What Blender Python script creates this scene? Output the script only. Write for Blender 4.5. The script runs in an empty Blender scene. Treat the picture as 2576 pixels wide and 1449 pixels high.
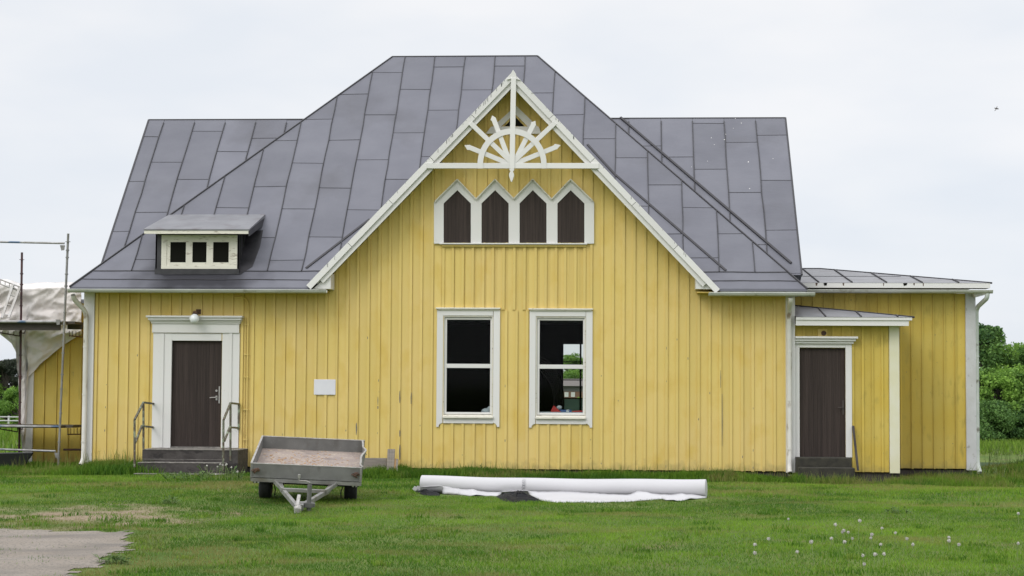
import bpy, math, random
import numpy as np
from mathutils import Vector, Matrix, noise
random.seed(7); R = math.radians
S = bpy.context.scene; col = S.collection
# ------------------------------------------------------------------ camera
EYE = Vector((0, -36.2, 1.6)); YAW, PITCH, ROLL = R(3.6), R(3.09), R(.35)
FP, PW, PH = 4600., 2576., 1449.                      # focal length and frame in the units used by at()
fw = Vector((-math.sin(YAW)*math.cos(PITCH), math.cos(YAW)*math.cos(PITCH), math.sin(PITCH)))
rt = Vector((math.cos(YAW), math.sin(YAW), 0)); up = rt.cross(fw)
rt, up = rt*math.cos(ROLL)+up*math.sin(ROLL), -rt*math.sin(ROLL)+up*math.cos(ROLL)
cd = bpy.data.cameras.new('camera'); cam = bpy.data.objects.new('camera', cd); col.objects.link(cam)
cd.sensor_width = 36; cd.lens = 36*FP/PW; cd.clip_start = .5; cd.clip_end = 6000
m = Matrix((rt, up, -fw)).transposed().to_4x4(); m.translation = EYE; cam.matrix_world = m
S.camera = cam
# ------------------------------------------------------------------ sky and sun (overcast)
SUN_EL, SUN_AZ = R(40), R(215)
w = bpy.data.worlds.new('World'); S.world = w; w.use_nodes = True
nt = w.node_tree; nt.nodes.clear()
def wn(t, **k):
    n = nt.nodes.new(t)
    for a, b in k.items(): setattr(n, a, b)
    return n
sky = wn('ShaderNodeTexSky', sky_type='NISHITA', sun_disc=False); sky.sun_elevation = SUN_EL; sky.sun_rotation = SUN_AZ
hs = wn('ShaderNodeHueSaturation'); hs.inputs['Saturation'].default_value = .25
geo = wn('ShaderNodeTexCoord'); sep = wn('ShaderNodeSeparateXYZ')
mr = wn('ShaderNodeValToRGB'); e = mr.color_ramp.elements
e[0].position = 0; e[0].color = (.52, .53, .55, 1); e[1].position = 1; e[1].color = (1.1, 1.1, 1.1, 1)
for p, c in ((.06, (.505, .525, .555, 1)), (.14, (.545, .552, .57, 1)), (.24, (.55, .555, .57, 1)), (.45, (.76, .765, .78, 1))):
    q = mr.color_ramp.elements.new(p); q.color = c
ns = wn('ShaderNodeTexNoise'); ns.inputs['Scale'].default_value = 5; ns.inputs['Detail'].default_value = 4
mp = wn('ShaderNodeMapping'); mp.inputs['Scale'].default_value = (1, 1, 3)
cl = wn('ShaderNodeMix', data_type='RGBA', blend_type='MULTIPLY'); cl.inputs[0].default_value = 1
r2 = wn('ShaderNodeValToRGB'); r2.color_ramp.elements[0].color = (.88, .915, .955, 1); r2.color_ramp.elements[1].color = (1.0, 1.0, 1.0, 1)
r2.color_ramp.elements[0].position = .35; r2.color_ramp.elements[1].position = .62
sc = wn('ShaderNodeVectorMath', operation='SCALE'); sc.inputs['Scale'].default_value = 17.5
mx = wn('ShaderNodeMix', data_type='RGBA'); mx.inputs[0].default_value = .88
bg = wn('ShaderNodeBackground'); bg.inputs['Strength'].default_value = .1
out = wn('ShaderNodeOutputWorld'); L = nt.links.new
L(sky.outputs[0], hs.inputs['Color']); L(geo.outputs['Generated'], sep.inputs[0]); L(sep.outputs['Z'], mr.inputs[0])
L(geo.outputs['Generated'], mp.inputs[0]); L(mp.outputs[0], ns.inputs['Vector']); L(ns.outputs[0], r2.inputs[0])
gd = wn('ShaderNodeVectorMath', operation='DOT_PRODUCT'); gd.inputs[1].default_value = (math.sin(SUN_AZ)*math.cos(SUN_EL), math.cos(SUN_AZ)*math.cos(SUN_EL), math.sin(SUN_EL))
gr_ = wn('ShaderNodeMapRange'); gr_.inputs[1].default_value = 0; gr_.inputs[2].default_value = 1; gr_.inputs[3].default_value = 1; gr_.inputs[4].default_value = 1.35   # clouds brighter towards the hidden sun
gm_ = wn('ShaderNodeVectorMath', operation='SCALE'); L(geo.outputs['Generated'], gd.inputs[0]); L(gd.outputs['Value'], gr_.inputs[0]); L(mr.outputs[0], gm_.inputs[0]); L(gr_.outputs[0], gm_.inputs['Scale'])
L(gm_.outputs[0], cl.inputs[6]); L(r2.outputs[0], cl.inputs[7]); L(cl.outputs[2], sc.inputs[0])
L(hs.outputs[0], mx.inputs[6]); L(sc.outputs[0], mx.inputs[7]); L(mx.outputs[2], bg.inputs[0]); L(bg.outputs[0], out.inputs[0])
sl = bpy.data.lights.new('sun', 'SUN'); sl.energy = .85; sl.angle = R(25); sl.color = (1, .97, .92)
so = bpy.data.objects.new('sun', sl); col.objects.link(so)
sd = Vector((math.sin(SUN_AZ)*math.cos(SUN_EL), math.cos(SUN_AZ)*math.cos(SUN_EL), math.sin(SUN_EL)))   # towards the sun
so.rotation_euler = sd.to_track_quat('Z', 'Y').to_euler()
S.view_settings.view_transform = 'Standard'; S.view_settings.look = 'None'; S.view_settings.exposure = 0; S.view_settings.gamma = 1
S.render.resolution_x, S.render.resolution_y = 1024, 576

# ------------------------------------------------------------------ helpers
def ray(px, py): return fw*FP + rt*(px-PW/2) - up*(py-PH/2)
def at(px, py, Y):                                     # the point where the sight line meets the plane y = Y
    d = ray(px, py); return EYE + d*((Y-EYE.y)/d.y)
def atz(px, py, z):
    d = ray(px, py); return EYE + d*((z-EYE.z)/d.z)
def atp(px, py, p0, n):
    d = ray(px, py); n = Vector(n); return EYE + d*((Vector(p0)-EYE).dot(n)/d.dot(n))
def zc(ox, oy, s):                                     # a measured close-up frame
    return lambda x, y: ((ox+x/s)/1.36297, (oy+y/s)/1.36297)

class MB:
    def __init__(s): s.v = []; s.f = []; s.t = []; s.m = []
    def add(s, vs, fs, tone=.5, mi=0):
        b = len(s.v); s.v += [tuple(v) for v in vs]
        for f in fs: s.f.append(tuple(b+i for i in f)); s.t.append(tone); s.m.append(mi)
    def box(s, x0, x1, y0, y1, z0, z1, tone=.5, mi=0):
        v = [(x, y, z) for z in (z0, z1) for y in (y0, y1) for x in (x0, x1)]
        s.add(v, [(0, 2, 3, 1), (4, 5, 7, 6), (0, 1, 5, 4), (1, 3, 7, 5), (3, 2, 6, 7), (2, 0, 4, 6)], tone, mi)
    def hexa(s, v, tone=.5, mi=0):                     # v: 4 bottom, 4 top
        s.add(v, [(3, 2, 1, 0), (4, 5, 6, 7), (0, 1, 5, 4), (1, 2, 6, 5), (2, 3, 7, 6), (3, 0, 4, 7)], tone, mi)
    def prism(s, poly, y0, y1, tone=.5, mi=0):         # poly of (x, z), extruded along y
        a = sum(poly[i][0]*poly[(i+1) % len(poly)][1]-poly[(i+1) % len(poly)][0]*poly[i][1] for i in range(len(poly)))
        if a < 0: poly = poly[::-1]
        n = len(poly); v = [(x, y0, z) for x, z in poly]+[(x, y1, z) for x, z in poly]
        s.add(v, [tuple(range(n)), tuple(range(2*n-1, n-1, -1))]+[(i, i+n, (i+1) % n+n, (i+1) % n) for i in range(n)], tone, mi)
    def slab(s, pts, d, tone=.5, mi=0):                # planar 3D polygon thickened by vector d
        n = len(pts); v = [Vector(p) for p in pts]; d = Vector(d)
        s.add(v+[p+d for p in v], [tuple(range(n-1, -1, -1)), tuple(range(n, 2*n))]+[(i, (i+1) % n, (i+1) % n+n, i+n) for i in range(n)], tone, mi)
    def bar(s, a, b, wdt, h, upv=(0, 0, 1), tone=.5, mi=0):
        a = Vector(a); b = Vector(b); d = (b-a).normalized(); u = Vector(upv); sd_ = d.cross(u)
        if sd_.length < 1e-4: sd_ = d.cross(Vector((0, 1, 0)))
        sd_.normalize(); u = sd_.cross(d).normalized(); x = sd_*wdt/2; y = u*h/2
        s.hexa([a-x-y, a+x-y, b+x-y, b-x-y, a-x+y, a+x+y, b+x+y, b-x+y], tone, mi)
    def tube(s, path, r, n=10, tone=.5, mi=0, cap=True):
        path = [Vector(p) for p in path]; rs = r if isinstance(r, (list, tuple)) else [r]*len(path)
        b = len(s.v); prev = None
        for i, p in enumerate(path):
            d = (path[min(i+1, len(path)-1)]-path[max(i-1, 0)]).normalized()
            u = prev if prev is not None else (Vector((0, 0, 1)) if abs(d.z) < .9 else Vector((1, 0, 0)))
            u = (u-d*u.dot(d)).normalized(); prev = u; q = d.cross(u)
            for k in range(n):
                a = 2*math.pi*k/n; s.v.append(tuple(p+(u*math.cos(a)+q*math.sin(a))*rs[i]))
        for i in range(len(path)-1):
            for k in range(n):
                a = b+i*n+k; c = b+i*n+(k+1) % n; s.f.append((a, c, c+n, a+n)); s.t.append(tone); s.m.append(mi)
        if cap:
            e_ = b+(len(path)-1)*n
            s.f.append(tuple(b+k for k in range(n-1, -1, -1))); s.f.append(tuple(e_+k for k in range(n))); s.t += [tone]*2; s.m += [mi]*2
    def ball(s, c, r, nu=16, nv=10, sc=(1, 1, 1), tone=.5, mi=0):
        c = Vector(c); v = [c+Vector((0, 0, r*sc[2]))]
        for j in range(1, nv):
            for i in range(nu):
                a = math.pi*j/nv; p = 2*math.pi*i/nu
                v.append(c+Vector((r*sc[0]*math.sin(a)*math.cos(p), r*sc[1]*math.sin(a)*math.sin(p), r*sc[2]*math.cos(a))))
        v.append(c-Vector((0, 0, r*sc[2]))); f = []
        for i in range(nu): f.append((0, 1+i, 1+(i+1) % nu))
        for j in range(nv-2):
            for i in range(nu):
                a = 1+j*nu+i; b_ = 1+j*nu+(i+1) % nu; f.append((a, a+nu, b_+nu, b_))
        l = len(v)-1
        for i in range(nu): f.append((l, l-nu+(i+1) % nu, l-nu+i))
        s.add(v, f, tone, mi)
    def build(s, name, mats, parent=None, smooth=False, bev=0):
        me = bpy.data.meshes.new(name); me.from_pydata(s.v, [], s.f); me.update()
        at_ = me.attributes.new('tone', 'FLOAT', 'FACE'); at_.data.foreach_set('value', s.t)
        if not isinstance(mats, (list, tuple)): mats = [mats]
        for m_ in mats: me.materials.append(m_)
        if len(mats) > 1: me.polygons.foreach_set('material_index', s.m)
        o = bpy.data.objects.new(name, me); col.objects.link(o)
        if parent: o.parent = parent
        if smooth: me.polygons.foreach_set('use_smooth', [True]*len(me.polygons))
        if smooth == 2:
            me.set_sharp_from_angle(angle=R(40))
        if bev:
            b = o.modifiers.new('bevel', 'BEVEL'); b.width = bev; b.segments = 1; b.limit_method = 'ANGLE'; b.angle_limit = R(40)
        return o
def tag(o, label=None, cat=None, group=None, kind=None):
    if label: o['label'] = label
    if cat: o['category'] = cat
    if group: o['group'] = group
    if kind: o['kind'] = kind
    return o
def empty(name, loc, label=None, cat=None, group=None):
    o = bpy.data.objects.new(name, None); col.objects.link(o); o.location = loc; o.empty_display_size = .2
    return tag(o, label, cat, group)
def put(o, parent):                                    # child built in world coordinates, kept in place
    o.parent = parent; o.matrix_parent_inverse = Matrix.Translation(parent.location).inverted(); return o

# ------------------------------------------------------------------ materials
def mat(name, base, rough=.6, metal=0, var=None, scale=3, stretch=(1, 1, 1), bump=0, bscale=60, bstretch=(1, 1, 1), tone=0, dirt=None, dscale=1.5, dpos=(.5, .7), dstretch=(1, 1, 1), spec=.5, detail=5, dirt2=None):
    mt = bpy.data.materials.new(name); mt.use_nodes = True; n = mt.node_tree; N = n.nodes.new; K = n.links.new
    b = n.nodes['Principled BSDF']; b.inputs['Roughness'].default_value = rough; b.inputs['Metallic'].default_value = metal
    b.inputs['Specular IOR Level'].default_value = spec
    tc = N('ShaderNodeTexCoord'); c = N('ShaderNodeRGB'); c.outputs[0].default_value = (*base, 1); cur = c.outputs[0]
    def noisef(sc_, st, dt=detail):
        mp_ = N('ShaderNodeMapping'); mp_.inputs['Scale'].default_value = st; K(tc.outputs['Object'], mp_.inputs[0])
        nn = N('ShaderNodeTexNoise'); nn.inputs['Scale'].default_value = sc_; nn.inputs['Detail'].default_value = dt; K(mp_.outputs[0], nn.inputs['Vector']); return nn.outputs[0]
    def mixc(f, a, bcol):
        m_ = N('ShaderNodeMix'); m_.data_type = 'RGBA'; K(f, m_.inputs[0]); K(a, m_.inputs[6])
        if isinstance(bcol, tuple): m_.inputs[7].default_value = (*bcol, 1)
        else: K(bcol, m_.inputs[7])
        return m_.outputs[2]
    def ramp(f, a, b_):
        r = N('ShaderNodeMapRange'); r.inputs[1].default_value = a; r.inputs[2].default_value = b_; K(f, r.inputs[0]); return r.outputs[0]
    if var: cur = mixc(ramp(noisef(scale, stretch), .35, .65), cur, var)
    if tone:
        a = N('ShaderNodeAttribute'); a.attribute_name = 'tone'
        m_ = N('ShaderNodeMapRange'); m_.inputs[3].default_value = 1-tone; m_.inputs[4].default_value = 1+tone; K(a.outputs['Fac'], m_.inputs[0])
        v = N('ShaderNodeVectorMath'); v.operation = 'SCALE'; K(cur, v.inputs[0]); K(m_.outputs[0], v.inputs['Scale']); cur = v.outputs[0]
    if dirt: cur = mixc(ramp(noisef(dscale, dstretch, 8), *dpos), cur, dirt)
    if dirt2: cur = mixc(ramp(noisef(dirt2[1], dirt2[3], 6), *dirt2[2]), cur, dirt2[0])
    K(cur, b.inputs['Base Color'])
    if bump:
        bn = N('ShaderNodeBump'); bn.inputs['Strength'].default_value = bump; bn.inputs['Distance'].default_value = .02
        K(noisef(bscale, bstretch), bn.inputs['Height']); K(bn.outputs[0], b.inputs['Normal'])
    mt['b'] = 1
    return mt
YEL = (.66, .503, .158)
M = dict(
    yellow=mat('yellow_paint', YEL, .62, var=(.69, .52, .19), scale=1.3, stretch=(1, 1, .6), tone=.04, bump=.12, bscale=14, bstretch=(4, 4, .8), dirt=(.63, .45, .11), dscale=1.6, dpos=(.50, .75), dstretch=(1.6, 1.6, 1), spec=.3, dirt2=((.30, .25, .13), 30, (.735, .77), (1, 1, .7))),
    yellow2=mat('dimmed_yellow_paint', (.53, .385, .070), .65, var=(.55, .42, .10), scale=1.3, tone=.10, bump=.15, bscale=14, bstretch=(4, 4, .8), dirt=(.42, .32, .07), dscale=2.6, dpos=(.56, .75), dstretch=(3, 3, 1), spec=.3, dirt2=((.22, .19, .10), 26, (.70, .74), (1, 1, .6))),  # darker copy of yellow with the right end's dimmer light painted in
    white2=mat('dim_grey_white_paint', (.56, .56, .57), .6, var=(.50, .50, .50), scale=4, bump=.15, bscale=30, dirt=(.34, .33, .31), dscale=9, dpos=(.66, .74)),  # greyer white: dimmer light painted into extension corner board; plain grey on fence
    white=mat('white_paint', (.69, .67, .65), .55, var=(.68, .67, .65), scale=2.5, stretch=(1, 1, 3), bump=.1, bscale=30, bstretch=(3, 3, .6), dirt=(.52, .50, .45), dscale=9, dpos=(.70, .78), dstretch=(2, 2, 1), spec=.35, tone=.05),
    cream=mat('worn_cream_paint', (.68, .65, .57), .6, var=(.72, .69, .60), scale=3, bump=.25, bscale=40, dirt=(.38, .33, .27), dscale=11, dpos=(.58, .70), dstretch=(.6, 1, 2.5), spec=.3, tone=.05),
    pale=mat('pale_yellow_paint', (.66, .63, .44), .6, var=(.70, .68, .55), scale=2, bump=.1, bscale=30),
    brown=mat('brown_stained_wood', (.034, .025, .022), .75, var=(.052, .038, .033), scale=1.5, stretch=(26, 26, .6), bump=.4, bscale=6, bstretch=(30, 30, .5), spec=.25, tone=.15),
    roof=mat('grey_painted_sheet_metal', (.143, .144, .170), .55, var=(.165, .166, .193), scale=1.1, stretch=(1, .8, 1.6), bump=.5, bscale=1.9, bstretch=(1, .9, 2.2), dirt=(.115, .114, .130), dscale=.7, dpos=(.55, .8), spec=.2, tone=.07, dirt2=((.21, .20, .22), 55, (.70, .76), (1, 1, 1))),
    seam=mat('dark_roof_seam', (.035, .033, .038), .6),
    rooflo=mat('worn_low_roof_metal', (.20, .20, .215), .42, var=(.155, .155, .168), scale=2, bump=.12, bscale=4, dirt=(.14, .13, .14), dscale=3, dpos=(.55, .7)),
    tar=mat('fresh_black_roof_paint', (.022, .021, .024), .45, var=(.04, .038, .043), scale=4, bump=.1, bscale=8),
    gut=mat('grey_white_gutter_metal', (.50, .51, .47), .45, var=(.42, .43, .38), scale=2, dirt=(.25, .24, .17), dscale=6, dpos=(.58, .72), tone=.05),
    pipe=mat('weathered_downpipe_paint', (.66, .64, .60), .5, var=(.58, .56, .50), scale=3, dirt=(.22, .17, .11), dscale=5, dpos=(.58, .68), dstretch=(1, 1, .5)),
    pipegreen=mat('greenish_downpipe_paint', (.44, .48, .44), .5, var=(.54, .57, .53), scale=3, dirt=(.2, .2, .16), dscale=6, dpos=(.6, .7)),
    found=mat('dark_foundation_stone', (.045, .037, .035), .9, var=(.07, .06, .055), scale=4, bump=.6, bscale=12),
    stone=mat('weathered_step_stone', (.042, .036, .034), .9, var=(.07, .062, .058), scale=5, bump=.7, bscale=16, dirt=(.16, .14, .12), dscale=6, dpos=(.62, .72), dirt2=((.03, .026, .025), 9, (.56, .62), (.4, .4, 1))),
    moss=mat('mossy_dark_stone', (.026, .024, .019), .95, var=(.045, .042, .03), scale=7, bump=.7, bscale=14),
    steplip=mat('worn_step_edge', (.27, .25, .225), .85, var=(.14, .13, .12), scale=12, bump=.3),
    dark=mat('dark_interior', (.012, .012, .010), .95, spec=0),
    inner=mat('dim_interior_metal', (.05, .04, .035), .6),
    zinc=mat('galvanised_steel', (.20, .195, .185), .48, metal=.35, var=(.28, .275, .26), scale=7, bump=.1, bscale=30, dirt=(.17, .155, .13), dscale=5, dpos=(.56, .72)),
    zincw=mat('weathered_galvanised_sheet', (.185, .183, .175), .6, metal=.15, var=(.135, .134, .127), scale=4, bump=.1, bscale=20, dirt=(.095, .088, .075), dscale=2.6, dpos=(.54, .75), dstretch=(2, 1, 1), dirt2=((.24, .235, .225), 60, (.66, .72), (1, 1, 1))),
    rim=mat('bright_metal_edge', (.42, .41, .39), .45, metal=.4, var=(.28, .26, .24), scale=14),
    rust=mat('rusty_iron', (.13, .065, .035), .85, var=(.07, .045, .035), scale=20, bump=.4),
    ply=mat('worn_plywood_floor', (.25, .20, .18), .85, var=(.31, .25, .215), scale=4, bump=.4, bscale=50, dirt=(.50, .42, .30), dscale=32, dpos=(.60, .66), dstretch=(.7, 1.6, 1), dirt2=((.16, .13, .12), 3, (.55, .7), (1, 1, 1))),
    rubber=mat('black_rubber', (.014, .014, .015), .8, bump=.3, bscale=80),
    black=mat('black_plastic', (.018, .018, .02), .5),
    film=mat('black_plastic_film', (.012, .012, .014), .55, bump=.6, bscale=12, spec=.06),
    chrome=mat('bright_zinc_plate', (.75, .76, .78), .25, metal=.9),
    refl=mat('white_reflector', (.7, .7, .7), .3),
    roll=mat('white_roofing_membrane', (.52, .51, .525), .5, var=(.48, .47, .485), scale=1.5, stretch=(.3, 1, 1), bump=.08, bscale=6, spec=.35),
    print_=mat('grey_print', (.28, .28, .30), .6),
    post=mat('green_flaking_rail_paint', (.13, .14, .10), .75, var=(.085, .055, .04), scale=9, bump=.3, dirt=(.24, .28, .20), dscale=8, dpos=(.55, .62)),
    redst=mat('dark_red_steel_paint', (.085, .028, .030), .6, var=(.05, .03, .032), scale=8),
    plank=mat('dark_scaffold_deck', (.055, .047, .04), .85, var=(.09, .078, .066), scale=6, stretch=(1, 8, 8)),
    alu=mat('aluminium', (.42, .41, .40), .45, metal=.4, var=(.33, .31, .29), scale=8),
    bluetube=mat('scuffed_scaffold_tube', (.36, .36, .36), .45, metal=.35, var=(.24, .23, .22), scale=9, dirt=(.07, .12, .20), dscale=1.6, dpos=(.58, .62)),
    tarp=mat('white_woven_tarpaulin', (.72, .68, .65), .38, var=(.66, .61, .58), scale=2, bump=.25, bscale=5, bstretch=(1, 1, 2), spec=.4),
    grey_wood=mat('bare_grey_wood', (.27, .235, .20), .85, var=(.20, .175, .15), scale=3, stretch=(1, 1, 8), bump=.3, bscale=20, bstretch=(1, 1, 8)),
    fresh_wood=mat('fresh_cut_wood', (.50, .31, .15), .8, var=(.42, .24, .11), scale=8),
    bare=mat('bare_wood_where_paint_peeled', (.20, .18, .15), .9, var=(.14, .125, .10), scale=30),
    lamp=mat('opal_lamp_glass', (.80, .82, .84), .2),
    plaque=mat('white_plaque', (.66, .65, .70), .45, var=(.70, .69, .73), scale=5),
    barkm=mat('tree_bark', (.06, .05, .04), .9, var=(.09, .08, .065), scale=6, bump=.5),
    red=mat('red_card', (.55, .04, .04), .5), blue=mat('blue_print', (.06, .12, .32), .5), bag=mat('white_plastic_bag', (.6, .62, .70), .35, bump=.5, bscale=15),
    gravel=mat('grey_gravel', (.225, .19, .155), .95, var=(.27, .235, .20), scale=1.6, bump=1, bscale=45, dirt=(.11, .10, .09), dscale=38, dpos=(.55, .64), dirt2=((.14, .125, .11), 1.1, (.48, .72), (.8, 1.3, 1))),
    water=mat('dark_river_water', (.025, .050, .018), .4, bump=.01, bscale=3, bstretch=(.4, 1, 1), spec=.02),
    farwall=mat('far_brick', (.22, .12, .08), .8), farroof=mat('far_tiled_roof', (.17, .14, .135), .8), fargrey=mat('far_grey_boards', (.13, .125, .12), .8),
    seed=mat('dandelion_seed_head', (.55, .53, .50), .9), stalk=mat('pale_green_stalk', (.16, .22, .07), .7),
)
def leafmat(name, a, b_, tr=.25):
    mt = bpy.data.materials.new(name); mt.use_nodes = True; n = mt.node_tree; N = n.nodes.new; K = n.links.new
    p = n.nodes['Principled BSDF']; p.inputs['Roughness'].default_value = .65; p.inputs['Specular IOR Level'].default_value = .25
    t = N('ShaderNodeAttribute'); t.attribute_name = 'tone'; m_ = N('ShaderNodeMix'); m_.data_type = 'RGBA'
    m_.inputs[6].default_value = (*a, 1); m_.inputs[7].default_value = (*b_, 1); K(t.outputs['Fac'], m_.inputs[0]); K(m_.outputs[2], p.inputs['Base Color'])
    d = N('ShaderNodeBsdfTranslucent'); K(m_.outputs[2], d.inputs['Color']); x = N('ShaderNodeMixShader'); x.inputs[0].default_value = tr
    K(p.outputs[0], x.inputs[1]); K(d.outputs[0], x.inputs[2]); K(x.outputs[0], n.nodes['Material Output'].inputs[0]); return mt
for k1 in ('yellow', 'yellow2'):                          # splashed earth on the lowest boards
    n_ = M[k1].node_tree; b_ = n_.nodes['Principled BSDF']; src = b_.inputs['Base Color'].links[0].from_socket; k_ = n_.links.new
    tc_ = n_.nodes.new('ShaderNodeTexCoord'); sx_ = n_.nodes.new('ShaderNodeSeparateXYZ'); nn_ = n_.nodes.new('ShaderNodeTexNoise'); nn_.inputs['Scale'].default_value = 7; nn_.inputs['Detail'].default_value = 8
    ml = n_.nodes.new('ShaderNodeMath'); ml.operation = 'MULTIPLY_ADD'; ml.inputs[1].default_value = .55; m2 = n_.nodes.new('ShaderNodeMapRange'); m2.inputs[1].default_value = .30; m2.inputs[2].default_value = -.02; m2.inputs[3].default_value = 0; m2.inputs[4].default_value = .75
    k_(tc_.outputs['Object'], sx_.inputs[0]); k_(tc_.outputs['Object'], nn_.inputs['Vector']); k_(nn_.outputs[0], ml.inputs[0])
    ng = n_.nodes.new('ShaderNodeMath'); ng.operation = 'SUBTRACT'; k_(sx_.outputs['Z'], ng.inputs[0]); ng.inputs[1].default_value = .12; k_(ng.outputs[0], ml.inputs[2]); k_(ml.outputs[0], m2.inputs[0])
    mq = n_.nodes.new('ShaderNodeMix'); mq.data_type = 'RGBA'; mq.inputs[7].default_value = (.24, .20, .085, 1); k_(m2.outputs[0], mq.inputs[0]); k_(src, mq.inputs[6]); k_(mq.outputs[2], b_.inputs['Base Color'])
n_ = M['roof'].node_tree; b_ = n_.nodes['Principled BSDF']; src = b_.inputs['Base Color'].links[0].from_socket
tc_ = n_.nodes.new('ShaderNodeTexCoord'); mpp = n_.nodes.new('ShaderNodeMapping'); cst = atp(500, 690, (0, -.5, 3.53), (0, -1, 1))   # dark repaint spilled round the dormer foot
mpp.inputs['Location'].default_value = (-cst.x/1.35, -cst.y/.75, -cst.z/.75); mpp.inputs['Scale'].default_value = (1/1.35, 1/.75, 1/.75)
ln = n_.nodes.new('ShaderNodeVectorMath'); ln.operation = 'LENGTH'; nn_ = n_.nodes.new('ShaderNodeTexNoise'); nn_.inputs['Scale'].default_value = 1.8; ad = n_.nodes.new('ShaderNodeMath'); ad.operation = 'ADD'
mrr = n_.nodes.new('ShaderNodeMapRange'); mrr.inputs[1].default_value = 1.0; mrr.inputs[2].default_value = 1.6; mrr.inputs[3].default_value = .85; mrr.inputs[4].default_value = 0; mxx = n_.nodes.new('ShaderNodeMix'); mxx.data_type = 'RGBA'; mxx.inputs[7].default_value = (.022, .021, .026, 1)
k_ = n_.links.new; k_(tc_.outputs['Object'], mpp.inputs[0]); k_(mpp.outputs[0], ln.inputs[0]); k_(tc_.outputs['Object'], nn_.inputs['Vector']); k_(ln.outputs['Value'], ad.inputs[0]); k_(nn_.outputs[0], ad.inputs[1]); k_(ad.outputs[0], mrr.inputs[0]); k_(mrr.outputs[0], mxx.inputs[0]); k_(src, mxx.inputs[6]); k_(mxx.outputs[2], b_.inputs['Base Color'])
M['leaf'] = leafmat('tree_leaves', (.055, .14, .025), (.28, .46, .08), .35)
M['leafd'] = leafmat('dark_tree_leaves', (.035, .09, .03), (.16, .29, .07), .3)
M['pine'] = leafmat('pine_needles', (.022, .032, .022), (.06, .07, .045))
M['weed'] = leafmat('weed_leaves', (.05, .105, .025), (.13, .21, .06))
def glassmat(name, tint=(.85, .88, .86)):
    mt = bpy.data.materials.new(name); mt.use_nodes = True; n = mt.node_tree; N = n.nodes.new; K = n.links.new; n.nodes.remove(n.nodes['Principled BSDF'])
    t = N('ShaderNodeBsdfTransparent'); t.inputs[0].default_value = (*tint, 1); g = N('ShaderNodeBsdfGlossy'); g.inputs['Roughness'].default_value = .04
    f = N('ShaderNodeFresnel'); f.inputs[0].default_value = 1.14; x = N('ShaderNodeMixShader'); K(f.outputs[0], x.inputs[0]); K(t.outputs[0], x.inputs[1]); K(g.outputs[0], x.inputs[2])
    K(x.outputs[0], n.nodes['Material Output'].inputs[0]); return mt
M['glass'] = glassmat('window_glass')
fr = bpy.data.materials.new('frosted_glass'); fr.use_nodes = True; n_ = fr.node_tree; p_ = n_.nodes['Principled BSDF']
p_.inputs['Base Color'].default_value = (.30, .38, .34, 1); p_.inputs['Roughness'].default_value = .6
t_ = n_.nodes.new('ShaderNodeBsdfTranslucent'); t_.inputs[0].default_value = (.45, .56, .50, 1); x_ = n_.nodes.new('ShaderNodeMixShader'); x_.inputs[0].default_value = .7
n_.links.new(p_.outputs[0], x_.inputs[1]); n_.links.new(t_.outputs[0], x_.inputs[2]); n_.links.new(x_.outputs[0], n_.nodes['Material Output'].inputs[0]); M['frost'] = fr

# ------------------------------------------------------------------ ground
def sst(a, b, x): t = np.clip((x-a)/(b-a), 0, 1); return t*t*(3-2*t)
def gz(x, y):
    x = np.asarray(x, float); y = np.asarray(y, float)
    near = np.interp(x, [-30, -14, -11.6, -10.6, -8, -3, 2, 3.3, 5, 7, 7.6, 8.4, 9.5, 13], [-.2, -.25, -.22, -.12, -.12, -.13, -.17, -.27, -.34, -.34, -.26, -.15, -.02, .08])
    z = near*np.exp(-np.clip(-y, 0, 99)**2/14)
    z = z + .012*np.sin(x*1.1+y*.7)+.010*np.sin(x*2.3-y*1.9+1)+.02*np.sin(x*.37+.5)*np.sin(y*.43+2)
    z = z - .018*np.clip(x+5.2, -3, 4)*np.exp(-((x+4.2)/2.2)**2-((y+10.3)/2.5)**2)
    z = z - .10*np.exp(-((y+1.9)/1.3)**2)*(x > -30)
    r = sst(3, 7.5, x)
    dr = 2.95*sst(6, 22, y); dl = 1.9*sst(8, 130, y)
    z = z - r*dr-(1-r)*dl + r*(.9*sst(68, 77, y)+.4*sst(84, 160, y))
    return z
def gzf(x, y): return float(gz(x, y))
def onground(px, py):                                  # sight line meets the terrain
    z = 0
    for _ in range(12):
        p = atz(px, py, z); z = gzf(p.x, p.y)
    return atz(px, py, z)
def axis(lo, hi, d, far, g=1.22):
    a = list(np.arange(lo, hi+1e-6, d)); s = d; x = hi
    while x < far: s *= g; x += s; a.append(x)
    s = d; x = lo; b = []
    while x > -far: s *= g; x -= s; b.append(x)
    return np.array(b[::-1]+a)
gx = axis(-22, 18, .18, 1500); gy = axis(-23, 10, .18, 1500)
X, Y_ = np.meshgrid(gx, gy); Zg = gz(X, Y_)
def ingravel(x, y):                                    # >0 on the gravel path
    return None
_path = [onground(*p) for p in [(-60, 1323), (0, 1327), (60, 1334), (105, 1331), (150, 1338), (215, 1336), (262, 1341), (300, 1335), (350, 1337), (338, 1350), (352, 1356), (318, 1372), (328, 1386), (292, 1396), (262, 1410), (268, 1424), (215, 1438), (180, 1462), (120, 1500), (-60, 1500)]]
PATH = [(p.x, p.y) for p in _path]
PATH[0] = (PATH[0][0]-2, PATH[0][1]); PATH[-1] = (PATH[-1][0]-3, PATH[-1][1]-3)
def inpoly(x, y, P):
    r = np.zeros(np.shape(x), bool)
    for i in range(len(P)):
        x0, y0 = P[i]; x1, y1 = P[(i+1) % len(P)]
        c = ((y0 > y) != (y1 > y)) & (x < (x1-x0)*(y-y0)/(y1-y0+1e-12)+x0); r ^= c
    return r
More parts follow.
